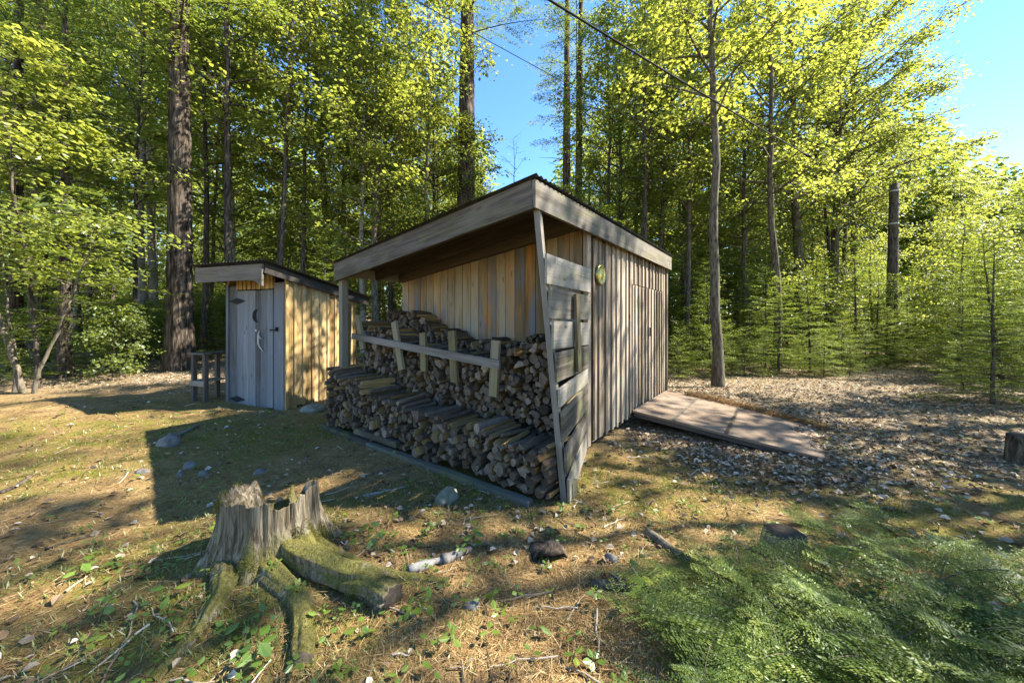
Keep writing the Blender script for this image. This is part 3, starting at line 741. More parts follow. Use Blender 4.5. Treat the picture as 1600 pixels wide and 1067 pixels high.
TREES = {}
def T(kind):
    if kind in TREES: return TREES[kind]
    k, v = kind.rsplit('_', 1); v = int(v)
    if k == 'maple': r = make_maple(100 + v, 11, .12, .22, 2.3, 46, .09, 1.0, (.012 * (v - 1), .01), .045)
    elif k == 'maplehi': r = make_maple(120 + v, 12.5, .10, .42, 2.5, 36, .09, .75, (.0, .01), .05)
    elif k == 'sparse': r = make_maple(130 + v, 12, .11, .34, 2.6, 24, .12, .22, (.0, .01), .06)
    elif k == 'pole': r = make_maple(150 + v, 15, .085, .36, 1.7, 38, .09, .6, (.006 * (v - 1), .0), .06, 'bark_dark', 'leaf_maple' if v else 'leaf_green')
    elif k == 'young': r = make_maple(140 + v, 5.0, .035, .12, 1.35, 30, .085, 1.0, (.02, 0), .03, up=.35)
    elif k == 'beech': r = make_maple(160 + v, 9, .10, .14, 2.3, 46, .085, 1.0, (.0, .01), .04, 'bark_pale' if v == 1 else 'bark_maple', 'leaf_green', up=.3)
    elif k == 'bushy': r = make_maple(180 + v, 2.3, .02, .05, .95, 22, .085, 1.0, (.03, 0), .02, 'bark_maple', 'leaf_green', up=.35)
    elif k == 'hemlock': r = make_conifer(200 + v, 12, .15, .12, 2.5, 95, .085, .62, .28, dead=8, shape=.75)
    elif k == 'hempole': r = make_conifer(220 + v, 15, .17, .40, 2.3, 70, .09, .62, .25, dead=22, shape=.7)
    elif k == 'fir': r = make_conifer(240 + v, 4.2, .045, .04, 1.25, 76, .06, 1.05, .14, lm='needle_lit', shape=.85)
    elif k == 'firlet': r = make_conifer(260 + v, 1.7, .02, .03, .75, 42, .045, 1.1, .10, lm='needle_lit', shape=.8)
    TREES[kind] = r
    return r
COUNT = {}
def plant(name, kind, px, d, H=None, rz=None, label=None, cat='tree', group=None, loc=None, sxy=None, tilt=(0, 0), bark=None):
    tr, cr = T(kind)
    base_h = {'maple': 11, 'maplehi': 12.5, 'sparse': 12, 'pole': 15, 'young': 5, 'beech': 9, 'bushy': 2.3, 'hemlock': 12, 'hempole': 15, 'fir': 4.2, 'firlet': 1.7}[kind.rsplit('_', 1)[0]]
    if loc is None: loc = base(px, d)
    e = empty(name, loc, RT.uniform(0, 6.28) if rz is None else rz, label, cat, group)
    s = (H or base_h) / base_h; q = s if sxy is None else sxy
    e.scale = (q, q, s); e.rotation_euler[0], e.rotation_euler[1] = tilt
    obj('trunk', tr, e); obj('crown', cr, e)
    return e
RT = np.random.RandomState(42)
# ------------------------------------------------------------------ trees one can tell apart
def big_pine(name, px, d, H, r0, label, lean=(0, 0), seed=1, cb=.5, nb=46, spread=3.2, bm='bark_pine', dead=14):
    rs = np.random.RandomState(seed)
    e = empty(name, base(px, d), 0, label, 'tree')
    tr, cr = make_conifer(seed, H, .05, cb, spread, nb, .12, .5, .2, bm=bm, lm='needle', shape=.7, dead=dead, wob=.0)
    w = G(); n_ = 90; t = np.linspace(0, 1, n_)
    path = np.stack([lean[0] * t * H, lean[1] * t * H, t * H - .25 * (t == 0)], -1)
    ph = rs.rand(40) * 6.28
    def rough(i, th):
        z = t[i] * H
        v = 0
        for q in range(9): v = v + np.sin(th * (5 + 3 * q) + ph[q] + 1.2 * np.sin(z * (.8 + .5 * q) + ph[q + 10])) * .018
        v = v + .02 * np.sin(z * 9 + th * 4 + ph[20]) + .13 * np.exp(-z * 2.2) * np.maximum(0, np.sin(th * 4 + ph[21]))
        return 1 + v
    w.tube(path, r0 * (1 - .75 * t) * (1 + .25 * np.exp(-t * H * 1.6)), 64, rough=rough, r=.5)
    old = obj('trunk', w.mesh('trunk', M[bm], True), e)
    lm_ = obj('limbs', tr, e); lm_.name = 'limb'; lm_.location = (lean[0] * H * .0, 0, 0)
    obj('crown', cr, e)
    return e
big_pine('pine_tree', 281, 9.6, 21, .285, 'massive dark furrowed pine trunk just behind and left of the outhouse', (.0, 0), 301, .42, dead=16)
big_pine('pine_tree', 727, 13.6, 24, .40, 'thick pine with sunlit bark rising behind the shed roof', (.006, 0), 302, .5, dead=12, bm='bark_pine')
big_pine('pine_tree', 884, 16.5, 21, .24, 'straight dark pine behind the shed, left one of a close pair', (.004, 0), 303, .42, 50, 2.0, dead=26)
big_pine('pine_tree', 901, 15.6, 20, .21, 'slightly crooked dark pine behind the shed, right one of a close pair', (.012, 0), 304, .55, 36, 2.0, dead=22)
big_pine('pine_tree', 60, 10.8, 18, .19, 'dark straight pine trunk near the fallen log at far left', (.004, 0), 305, .35, 60, 2.4, dead=20)
big_pine('pine_tree', 24, 9.2, 17, .12, 'slim dark pine trunk beside the leaning pale saplings', (.01, 0), 306, .4, 50, 2.0, dead=18)

def hero(name, px, d, H, r0, label, top, seed, **kw):
    """a tree with its own mesh; top = image x of the trunk at the top of the frame, as a lean"""
    ztop = EYE + HZ / F * d; lean = ((top - px) / F * d) / ztop
    tr, cr = make_maple(seed, H, r0, kw.get('cb', .3), kw.get('spread', 2.2), kw.get('nl', 36), kw.get('ls', .09), kw.get('dens', 1.0), (lean, kw.get('ly', 0)), kw.get('wob', .06), kw.get('bm', 'bark_maple'), kw.get('lm', 'leaf_maple'), kw.get('shape', 'full'), kw.get('up', .55))
    e = empty(name, base(px, d), 0, label, 'tree'); obj('trunk', tr, e); obj('crown', cr, e); return e
hero('maple_tree', 1122, 8.45, 13, .125, 'slender maple with sunlit lower trunk standing beside the shed ramp', 1107, 401, cb=.46, spread=2.4, nl=34, wob=.07, ls=.09)
hero('maple_tree', 1215, 11.8, 14, .135, 'straight dark maple trunk behind the young firs past the ramp', 1211, 402, cb=.36, spread=2.5, nl=38, wob=.05)
hero('maple_tree', 1252, 14.5, 16, .20, 'dark maple trunk that the overhead cable crosses beside its clamp', 1240, 403, cb=.3, spread=2.8, nl=44)
hero('maple_tree', 1338, 19, 18, .19, 'second bright spreading maple left of the banded pole', 1330, 417, cb=.3, spread=3.6, nl=50, dens=1.1)
hero('maple_tree', 1300, 16.5, 17, .20, 'tall spreading maple whose bright crown edge meets open sky', 1310, 404, cb=.3, spread=4.2, nl=56, dens=1.15)
hero('maple_tree', 568, 12.5, 13, .105, 'pale slim trunk rising left of the shed roof corner', 566, 405, cb=.34, spread=2.2, nl=36, bm='bark_pale')
hero('maple_tree', 216, 13, 15, .17, 'pale mottled trunk just left of the massive pine', 214, 406, cb=.4, spread=2.4, nl=36, bm='bark_pale', lm='leaf_green')
hero('maple_tree', 362, 14, 14, .13, 'pale grey trunk behind the outhouse roof', 358, 407, cb=.4, spread=2.3, nl=36, bm='bark_pale')
hero('maple_tree', 241, 15, 14, .17, 'leaning pale trunk left of and behind the massive pine', 225, 408, cb=.42, spread=2.3, nl=34, bm='bark_pale', lm='leaf_green')
hero('maple_tree', 207, 9.8, 11, .06, 'thin dark leaning stem in front of the pale mottled trunk', 236, 409, cb=.35, spread=1.6, nl=30, bm='bark_dark', lm='leaf_green', wob=.05)
hero('maple_tree', 318, 11.5, 14, .10, 'thin straight dark trunk right of the massive pine', 316, 410, cb=.32, spread=2.2, nl=40, bm='bark_dark', lm='leaf_green')
hero('maple_tree', 537, 14, 15, .12, 'dark thin trunk between the outhouse and the shed roof', 536, 411, cb=.3, spread=2.4, nl=40, bm='bark_dark')
hero('maple_tree', 140, 13, 12, .07, 'slim grey stem on the leafy slope by the fallen log', 175, 412, cb=.4, spread=1.6, nl=26, bm='bark_maple', lm='leaf_green')
hero('maple_tree', 1020, 13.5, 14, .12, 'leaning trunk behind the far end of the shed roof', 1052, 413, cb=.35, spread=2.2, nl=36)
hero('maple_tree', 1074, 12.5, 13, .09, 'slim dark trunk just right of the shed end wall', 1078, 414, cb=.34, spread=2.0, nl=36, bm='bark_dark')
hero('maple_tree', 1168, 14, 14, .11, 'thin dark trunk between the ramp maple and the fir thicket', 1165, 415, cb=.3, spread=2.3, nl=40, bm='bark_dark')
hero('maple_tree', 668, 12.2, 14, .09, 'bright leafy maple just left of the thick pine behind the shed', 676, 418, cb=.36, spread=2.3, nl=40)
hero('maple_tree', 610, 13.2, 14, .09, 'bright leafy maple between the pale slim trunk and the thick pine', 604, 419, cb=.33, spread=2.3, nl=40, bm='bark_dark')
hero('maple_tree', 955, 14.5, 14.5, .10, 'yellow green maple right of the pair of dark pines', 950, 420, cb=.3, spread=2.1, nl=40, bm='bark_dark')
hero('bare_tree', 812, 17, 10.2, .06, 'thin dead leafless stem against the sky behind the shed roof', 806, 416, cb=.62, spread=.7, nl=12, dens=.04, bm='bark_dark')
# leaning pale saplings at the left
for px, d, top, lb, sd in ((22, 7.3, 2, 'pale leaning sapling stem, the left of a forked pair', 421), (40, 7.25, -14, 'pale mossy leaning sapling stem, the thicker of a forked pair', 422), (52, 7.2, 110, 'thin pale sapling leaning towards the outhouse', 423)):
    tr, cr = make_maple(sd, 3.6, .055 if sd == 422 else .035, .55, .9, 14, .09, .7, ((top - px) / F * d / 2.2, .02),   .03, 'bark_maple', 'leaf_green')
    e = empty('sapling', base(px, d), 0, lb, 'sapling'); obj('trunk', tr, e); obj('crown', cr, e)
# snag pole carrying the cable
PX, PD = 1392, 14.0
bx, by, bz = base(PX, PD)
pole = empty('utility_pole', (bx, by, bz), 0, 'dark weathered wooden pole cut off flat, banded near its top', 'pole')
g = G(); n_ = 24; t = np.linspace(0, 1, n_); Hp = EYE + (HZ - 288) / F * PD - bz
g.tube(np.stack([.13 * t, 0 * t, t * Hp - .2 * (t == 0)], -1), .17 - .03 * t, 20, cap=True, rough=lambda i, th: 1 + .03 * np.sin(th * 5 + i * .3) + .02 * np.sin(th * 9)); g.build('shaft', M['bark_dark'], pole, True)
for z in (Hp - .28, Hp - 1.55):
    g = G(); g.tube([(.13 * z / Hp, 0, z - .03), (.13 * z / Hp, 0, z + .03)], [.152, .152], 20); g.build('band', M['antler'], pole, True)

# ------------------------------------------------------------------ the wood around the clearing
def treeline(px):
    return np.interp(px, [-900, 0, 720, 750, 768, 870, 915, 1290, 1390, 1440, 1500, 1600, 1750, 2600], [-400, -400, -400, 60, 290, 320, -301, -301, -120, 130, 200, 265, 150, 0])
USED = []
def free(x, y, r):
    for a, b, c in USED:
        if (a - x) ** 2 + (b - y) ** 2 < (r + c) ** 2 * .5: return False
    return True
ZL = [(-2000, 300, 'left beyond the massive pine'), (300, 560, 'behind the outhouse'), (560, 1045, 'behind the wood shed'), (1045, 1330, 'behind the shed ramp'), (1330, 3000, 'beyond the leafy path')]
DESC = {'maple': ('maple_tree', 'bright yellow green leafy maple', 'tree'), 'maplehi': ('maple_tree', 'tall maple with sunlit high crown', 'tree'), 'young': ('young_maple', 'young yellow green maple', 'tree'),
        'pole': ('slender_tree', 'slim dark stemmed leafy forest', 'tree'), 'beech': ('beech_tree', 'green leafy beech', 'tree'), 'bushy': ('leafy_shrub', 'low green leafy shrub', 'shrub'), 'hemlock': ('hemlock_tree', 'dark feathery hemlock', 'tree'),
        'hempole': ('hemlock_tree', 'tall dark bare stemmed hemlock', 'tree'), 'fir': ('young_fir', 'young layered green fir', 'young fir'), 'firlet': ('fir_seedling', 'knee high green fir seedling', 'young fir')}
BASEH = {'pole': 15, 'maple': 11, 'maplehi': 12.5, 'young': 5, 'beech': 9, 'bushy': 2.3, 'hemlock': 12, 'hempole': 15, 'fir': 4.2, 'firlet': 1.7}
def wild(px, d, kind, H):
    dep = 'near' if d < 12 else ('farther' if d < 20 else 'far')
    zt = next((z for a, b, z in ZL if a <= px < b))
    nm, ds, ct = DESC[kind]
    tl = float(treeline(px))
    if tl > -300:
        H = min(H, EYE + (HZ - tl) / F * d * RT.uniform(.82, 1.0) - base(px, d)[2])
    if 1362 < px < 1424 and d < 14.6: H = min(H, EYE + (HZ - 415) / F * d - base(px, d)[2])
    if 690 < px < 935 and d < 24 and kind in ('pole', 'maple', 'maplehi', 'beech', 'hemlock', 'hempole'): H = min(H, EYE + (HZ - max(tl, 300 if 735 < px < 905 else tl, 120)) / F * d - base(px, d)[2]) if 705 < px < 925 else H
    k = BASEH[kind]
    if H < k * .45 and kind not in ('fir', 'firlet', 'bushy', 'young'): kind = 'young' if kind in ('maple', 'maplehi', 'beech') else 'fir'; nm, ds, ct = DESC[kind]; k = BASEH[kind]
    v = RT.randint(0, 5 if kind in ('fir', 'firlet', 'young') else 3); s = H / k
    lab = f'{ds} standing {dep} {zt}'
    return plant(nm, f'{kind}_{v}', px, d, H, label=lab, cat=ct, group=f'{ds} trees {dep} {zt}', sxy=s * RT.uniform(.85, 1.15), tilt=(RT.randn() * .03, RT.randn() * .03))
def scatter(pxr, dr, kinds, n_, hr, sp):
    c = 0; tries = 0
    while c < n_ and tries < n_ * 40:
        tries += 1
        px = RT.uniform(*pxr); d = math.exp(RT.uniform(math.log(dr[0]), math.log(dr[1]))); x = (px - 800) / F * d
        if 1368 < px < 1492 and d < 18: continue
        if 190 < px < 360 and d < 10.4: continue
        if not free(x, d, sp): continue
        # keep the shed, the outhouse and the path clear
        lx = (x - SX) * .798 - (d - SY) * .602; ly = (x - SX) * .602 + (d - SY) * .798
        if -5.5 < lx < 3.6 and -3 < ly < 6.4: continue
        if abs((x + 4.2) * oc + (d - 6.9) * os_) < 1.7 and -3 < (d - 6.9) < 2.2: continue
        USED.append((x, d, sp)); c += 1
        k = kinds[RT.randint(len(kinds))]
        wild(px, d, k, BASEH[k] * RT.uniform(*hr))
# right: fir thicket behind the clearing
scatter((1050, 1440), (9.4, 12.0), ['firlet', 'firlet', 'fir', 'firlet'], 34, (.5, .9), .6)
scatter((1040, 1480), (11, 15), ['fir', 'fir', 'young'], 40, (.7, 1.25), .85)
scatter((1380, 1640), (12, 20), ['fir', 'young', 'fir', 'bushy'], 26, (.8, 1.2), 1.0)
scatter((1440, 1640), (8.5, 14), ['fir', 'fir', 'young'], 12, (.6, 1.2), 1.1)
scatter((1060, 1700), (13, 22), ['maple', 'young', 'beech', 'maple', 'hemlock'], 38, (.85, 1.25), 1.5)
scatter((1000, 1800), (20, 34), ['maple', 'maplehi', 'hemlock', 'maple', 'fir'], 30, (1.0, 1.5), 2.2)
scatter((1320, 1660), (9.5, 14), ['young', 'young', 'fir'], 26, (.9, 1.3), .8)
scatter((1060, 1360), (9.6, 12.5), ['fir', 'firlet', 'fir'], 16, (.55, .85), .5)
scatter((1495, 1660), (7.6, 11), ['fir', 'firlet', 'fir'], 14, (.5, .85), .6)
scatter((-20, 185), (8.0, 12), ['firlet', 'bushy', 'firlet'], 14, (.4, .8), .6)
scatter((190, 345), (10.5, 14), ['firlet', 'bushy', 'bushy'], 12, (.5, .9), .6)
# behind the shed
scatter((560, 1060), (11, 17), ['young', 'beech', 'maple', 'fir', 'maple'], 18, (.8, 1.2), 1.4)
scatter((540, 1060), (16, 30), ['maple', 'hemlock', 'maplehi', 'beech', 'maple'], 26, (.9, 1.35), 2.0)
scatter((300, 1500), (16, 30), ['bushy', 'fir', 'young', 'bushy'], 40, (1.0, 1.6), 1.2)
scatter((-40, 705), (10.5, 20), ['pole'], 20, (.95, 1.3), .9)
scatter((945, 1400), (10.5, 20), ['pole'], 26, (.95, 1.3), .8)
scatter((300, 690), (11, 18), ['maple', 'pole', 'maplehi'], 16, (1.15, 1.5), 1.1)
# left wood
scatter((-60, 560), (9, 13), ['bushy', 'beech', 'fir', 'young', 'bushy', 'hemlock', 'firlet'], 40, (.75, 1.15), 1.1)
scatter((-120, 570), (12, 20), ['beech', 'maple', 'hempole', 'young', 'maplehi', 'bushy'], 22, (.95, 1.4), 1.8)
scatter((-100, 570), (12, 24), ['bushy', 'young', 'bushy', 'fir'], 30, (.9, 1.5), 1.0)
scatter((-200, 570), (19, 34), ['young', 'maple', 'beech', 'maplehi', 'bushy', 'young'], 28, (.95, 1.3), 2.2)
for px, d, H, v in ((1372, 12.8, 3.3, 0), (1398, 12.2, 3.1, 3), (1418, 13.0, 2.9, 2), (1386, 11.4, 1.9, 4)):
    plant('young_fir', f'fir_{v}', px, d, H, label='young green fir crowding the foot of the banded pole', cat='young fir', group='young firs at the foot of the banded pole')
# foliage close by: hemlock reaching in at the left edge, fir at the right edge
hero('maple_tree', 62, 7.8, 7.2, .045, 'slender maple with large pale green leaves at the far left edge', 20, 424, cb=.42, spread=1.8, nl=24, ls=.11, bm='bark_dark')
plant('hemlock_tree', 'hemlock_1', 90, 10, 11, .5, 'dark drooping hemlock above the fallen log at far left', 'tree', loc=(-11.0, 8.8, g1(-11, 8.8)))
plant('hemlock_tree', 'hemlock_2', 1640, 8, 6.5, 1.5, 'dark hemlock reaching in over the path at far right', 'tree', loc=(10.6, 6.6, g1(10.6, 6.6)))
plant('young_fir', 'fir_1', 1620, 7, 3.0, 1.5, 'young green fir beside the path at far right', 'young fir', loc=(8.6, 6.4, g1(8.6, 6.4)))
# trees outside the frame whose crowns dapple the clearing
for x, y, kd, H, rz_ in ((14.0, -.6, 'hempole_0', 13, 1.4), (15.0, 6.6, 'sparse_0', 12.5, 1.0), (8.6, .6, 'sparse_1', 10.5, 2.0), (5.6, .7, 'young_0', 4.2, 1.1), (10.8, 3.4, 'sparse_2', 14, 3.1), (12.4, 3.4, 'sparse_0', 17, 3.9)):
    plant('maple_tree' if kd.startswith('m') else 'hemlock_tree', kd, 0, 0, H, rz_, 'tree of the wood on the sunny side of the clearing', 'tree', 'trees on the sunny side of the clearing', loc=(x, y, g1(x, y)))  # sparse and young kinds here are maples, though named as hemlocks
plant('maple_tree', 'sparse_1', 0, 0, 21, 1.9, 'very tall tree of the wood on the sunny side of the clearing', 'tree', loc=(15.5, 6.0, g1(15.5, 6.0)), sxy=1.2)
# ------------------------------------------------------------------ far wood that closes the view
def far_wood():
    rs = np.random.RandomState(77); g = G()
    for ring, (r0, r1, n_) in enumerate(((36, 50, 150), (50, 75, 170))):
        for q in range(n_):
            a = math.radians(rs.uniform(-66, 66)); r = rs.uniform(r0, r1); x, y = r * math.sin(a), r * math.cos(a)
            px = 800 + F * x / y; H = rs.uniform(11, 24); tl = float(treeline(px))
            H = min(H, EYE + (HZ - max(tl, -200)) / F * y * rs.uniform(.6, 1.0))
            if H < 2: continue
            k = int(rs.uniform(450, 700)); z0 = g1(x, y)
            zz = rs.rand(k) ** .8; rad = 2.9 * np.sin(PI * np.clip(.25 + .72 * zz, 0, 1)) * rs.uniform(.5, 1.05, k)
            th = rs.rand(k) * 6.283
            P = np.stack([x + rad * np.cos(th), y + rad * np.sin(th), z0 + .2 + zz * H], -1) + rs.randn(k, 3) * .25
            A = np.stack([np.cos(th), np.sin(th), rs.uniform(-.8, .1, k)], -1); Nn = np.stack([rs.randn(k) * .5, rs.randn(k) * .5, np.ones(k)], -1)
            put_leaves(g, P, A, Nn, rs.uniform(.3, .6, k), rs=rs, wid=.7, r=np.clip(rs.rand(k) * .6 + .4 * rs.rand(), 0, 1))
    tag(g.build('distant_wood', M['leaf_green']), 'mass of distant green trees closing the view beyond the clearing', 'wood', kind='stuff')
far_wood()

# ------------------------------------------------------------------ stump
sx, sy = STUMP; sz = g1(sx, sy) - .03
m, nt, out = newmat('mossy_stump_wood'); n = NT(nt)
g_ = n.n('TexCoord').outputs['Object']; gco = n.attr('gco')
a = n.noise(n.mapv(g_, (42, 42, 3.2)), 1, 6, .65, .7); a2 = n.noise(n.mapv(g_, (90, 90, 4)), 1, 3, .6)
col = n.ramp(a, [(.3, (.025, .017, .010)), (.45, (.105, .082, .052)), (.6, (.225, .19, .13)), (.78, (.36, .32, .24))])
col = n.mix(n.rng(a2, .36, .28, 0, .8), col, (.02, .016, .01))
geo = n.n('NewGeometry'); sep = n.n('SeparateXYZ'); n.put(sep.inputs[0], geo.outputs['Normal']); sp = n.n('SeparateXYZ'); n.put(sp.inputs[0], g_)
mz = n.math('ADD', n.noise(n.mapv(g_, (5, 5, 3)), 1, 4, .6), n.math('ADD', n.rng(sep.outputs[2], -.1, .9, -.08, .14), n.rng(sp.outputs[2], .05, .5, .10, -.16)))
mn = n.noise(g_, 60, 5, .7)
mc = n.ramp(mn, [(.3, (.045, .042, .012)), (.5, (.125, .115, .025)), (.75, (.22, .195, .05))])
mf = n.rng(mz, .57, .70, 0, .85)
col = n.mix(mf, col, mc)
n.bsdf(out, col, .95, n.bump(n.math('ADD', a, n.math('MULTIPLY', n.math('MULTIPLY', mf, mn), .8)), 1.0, .02), spec=.1); M['stump'] = m
def make_stump():
    rs = np.random.RandomState(9); nth, nz = 180, 46
    th = np.linspace(0, 2 * PI, nth, endpoint=False)
    dirs = [(-.35, .22, .5), (-1.35, .16, .34), (-2.35, .22, .4), (.55, .15, .4), (2.6, .18, .45), (1.6, .12, .4)]
    def rim(t):   # height of the rim by direction: tall shard left, broken low front, tall right
        d = lambda c, w: np.exp(-(np.angle(np.exp(1j * (t - c))) / w) ** 2)
        return .475 - sz - .02 * (1 + np.sin(t)) - .17 * sst(.45, .75, d(1.75, .75)) + .12 * d(1.62, .07) - .06 * sst(.3, .7, d(-2.55, .13)) - .035 * sst(.4, .6, d(-.75, .35)) + .02 * d(.1, .5) + .007 * np.sin(t * 11 + 1) + .004 * np.sin(t * 33 + 2)
    top = rim(th); fl = np.array([vn(np.cos(th) * 3 + 4, np.sin(th) * 3 + 9)])[0]
    groove = .022 * np.sin(th * 9 + 1.5 * np.sin(th * 3)) + .010 * np.sin(th * 22 + 2) + .007 * np.sin(th * 47 + 1)
    crack = np.zeros(nth)
    for c in (-1.15, -1.75, -.6, -2.5, .2): crack -= .075 * np.exp(-(np.angle(np.exp(1j * (th - c))) / .03) ** 2)
    V = []
    for q in range(nz):
        u = q / (nz - 1); z = u * top
        R = .232 + .035 * np.maximum(0, (.25 - z) / .25) + .20 * np.exp(-np.maximum(z, 0) / .075) * .35
        rt_ = 0
        for c, w, k in dirs: rt_ = rt_ + k * .55 * np.exp(-(np.angle(np.exp(1j * (th - c))) / w) ** 2) * np.exp(-z / .10)
        R = R * (1 + groove * (.7 + .5 * u) + crack * (.4 + u)) + rt_ * .55 + .02 * fl
        zz = z - .06 * (1 - u) ** 3
        V.append(np.stack([R * np.cos(th) * 1.12, R * np.sin(th), zz], -1))
    for k in range(1, 9):   # inside of the hollow
        u = k / 8; Rin = (.232 * (1 + groove + crack)) * (1 - .28 * min(1, u * 3)) - .04 * u
        z = top - .30 * u ** .8 + (.0 if k else 0)
        V.append(np.stack([Rin * np.cos(th) * 1.12, Rin * np.sin(th), z * 1.0], -1))
    V = np.stack(V); nr = len(V); V = V.reshape(-1, 3)
    i = np.arange(nr - 1)[:, None] * nth; j = np.arange(nth)[None, :]; k = (j + 1) % nth
    f = np.stack([i + j, i + k, i + nth + k, i + nth + j], -1).reshape(-1, 4)
    g = G(); g.add(V, f); g.fl.append(np.arange((nr - 1) * nth, nr * nth)); g.fs.append(np.array([nth])); g.fm.append(np.array([0]))
    return g
M['moss'] = leaf('moss_tuft', [(.15, (.05, .05, .008)), (.5, (.115, .11, .022)), (.9, (.22, .20, .045))], (.22, .22, .05), .25, .0)
st = empty('tree_stump', (sx, sy, sz), 0, 'jagged hollow mossy grey tree stump with cut roots near the viewer', 'stump')
stump_body = make_stump().build('trunk', M['stump'], st, True)
def tufts(o, seed, per):
    rs = np.random.RandomState(seed + 50); me = o.data; n_ = len(me.vertices); co_ = np.zeros(n_ * 3); nr = np.zeros(n_ * 3)
    me.vertices.foreach_get('co', co_); me.vertices.foreach_get('normal', nr); co_ = co_.reshape(-1, 3); nr = nr.reshape(-1, 3)
    m_ = fbm(co_[:, 0] * 9 + seed, co_[:, 1] * 9 + co_[:, 2] * 6, 3) + .35 * nr[:, 2] - .5 * co_[:, 2]
    k = np.where(m_ > .22)[0]
    if not len(k): return
    k = np.repeat(k, per); c = co_[k] + rs.randn(len(k), 3) * .006; nn_ = unit(nr[k] + rs.randn(len(k), 3) * .5)
    g = G(); put_needles(g, c, nn_, rs.randn(len(k), 3), rs.uniform(.006, .016, len(k)), .0035, rs.rand(len(k)))
    mo = g.build('moss', M['moss'], o); mo['kind'] = 'stuff'
def root(path, rad, cut=True, seed=0, flat=.8):
    rs = np.random.RandomState(seed); p = np.array(path, float); tt = np.linspace(0, 1, len(p)); t = np.linspace(0, 1, 30)
    P = np.stack([np.interp(t, tt, p[:, k]) for k in range(3)], -1); 
    for _ in range(3): P[1:-1] = (P[:-2] + 2 * P[1:-1] + P[2:]) / 4
    R = np.interp(t, np.linspace(0, 1, len(rad)), rad); ph = rs.rand(12) * 6.28
    def rough(i, th):
        v = 1
        for q in range(5): v = v + .05 * np.sin(th * (2 + 2 * q) + ph[q] + .25 * i * (q % 2))
        return v * (1 + .06 * np.sin(i * .9 + ph[7]) + .05 * np.sin(i * .37 + 3 * th + ph[9])) * (1 + .12 * np.sin(th * 1 + ph[8])) * (1 + .05 * np.sin(th * 11 + .12 * i + ph[10]) + .03 * np.sin(th * 19 + ph[11]))
    g = G(); g.tube(P, R, 44, rough=rough, cap=cut, capmat=1)
    o = g.build('root', [M['stump'], M['log_end']], st, True)
    tufts(o, seed, 16); return o
L_ = lambda px, py, dz=0: (lambda q: (q[0] - sx, q[1] - sy, q[2] - sz + dz))(gp(px, py))
def W(px, py, d): return tuple(np.array(at(px, py, d)) - np.array([sx, sy, sz]))
tufts(stump_body, 3, 5)
root([(.12, -.05, .10), (.22, -.16, .09), L_(565, 925, .05), L_(612, 950, .03)], [.085, .075, .072, .066], seed=1)
root([(.0, -.16, .05), L_(466, 935, -.01), L_(472, 985, .0), L_(470, 1038, .0)], [.07, .055, .048, .046], seed=2)
root([(-.16, -.12, .06), L_(352, 925, .0), L_(308, 990, -.005), L_(240, 1062, -.008)], [.08, .05, .034, .025], cut=False, seed=3)
root([(.18, .02, .03), L_(560, 888, -.02), L_(625, 902, -.02), L_(700, 912, -.01)], [.07, .05, .045, .035], cut=False, seed=4)

# ------------------------------------------------------------------ overhead cables
def wire(pts, r, label, sag, name='overhead_cable'):
    a, b = np.array(pts[0], float), np.array(pts[1], float); t = np.linspace(0, 1, 40)[:, None]
    P = a + (b - a) * t; P[:, 2] -= sag * 4 * (t * (1 - t))[:, 0]
    e = empty(name, tuple(P[20]), 0, label, 'cable'); g = G(); g.tube(P - P[20], np.full(40, r), 8); g.build('line', M['cable'], e, True)
    return e, P - P[20]
a = np.array(at(880, 0, 4.0)); b = np.array(at(1262, 243, 9.8)); c = np.array(at(1390, 296, 13.85))
ext = a + (a - b) * .8
e, P = wire((ext, b), .013, 'thick black service cable running overhead down to the banded pole', .10)
g = G(); bb = b - (ext + (b - ext) * (20 / 39.0)) + np.array([0, 0, .10 * 4 * (20 / 39) * (19 / 39)]); g.tube([bb + [-.1, 0, .05], bb, bb + [.12, .05, -.02]], [.022, .04, .02], 8, cap=2); g.build('clamp', M['iron'], e, True)
g = G(); dd = c - b; tq = np.linspace(0, 1, 20)[:, None]; g.tube(bb + dd * tq - np.array([0, 0, .25]) * (4 * tq * (1 - tq)), np.full(20, .011), 6); g.build('tail', M['cable'], e, True)
wire((at(560, -48, 4.6), at(1250, 326, 14.4)), .006, 'thin wire crossing above the shed to a dark maple trunk', .05, 'overhead_wire')

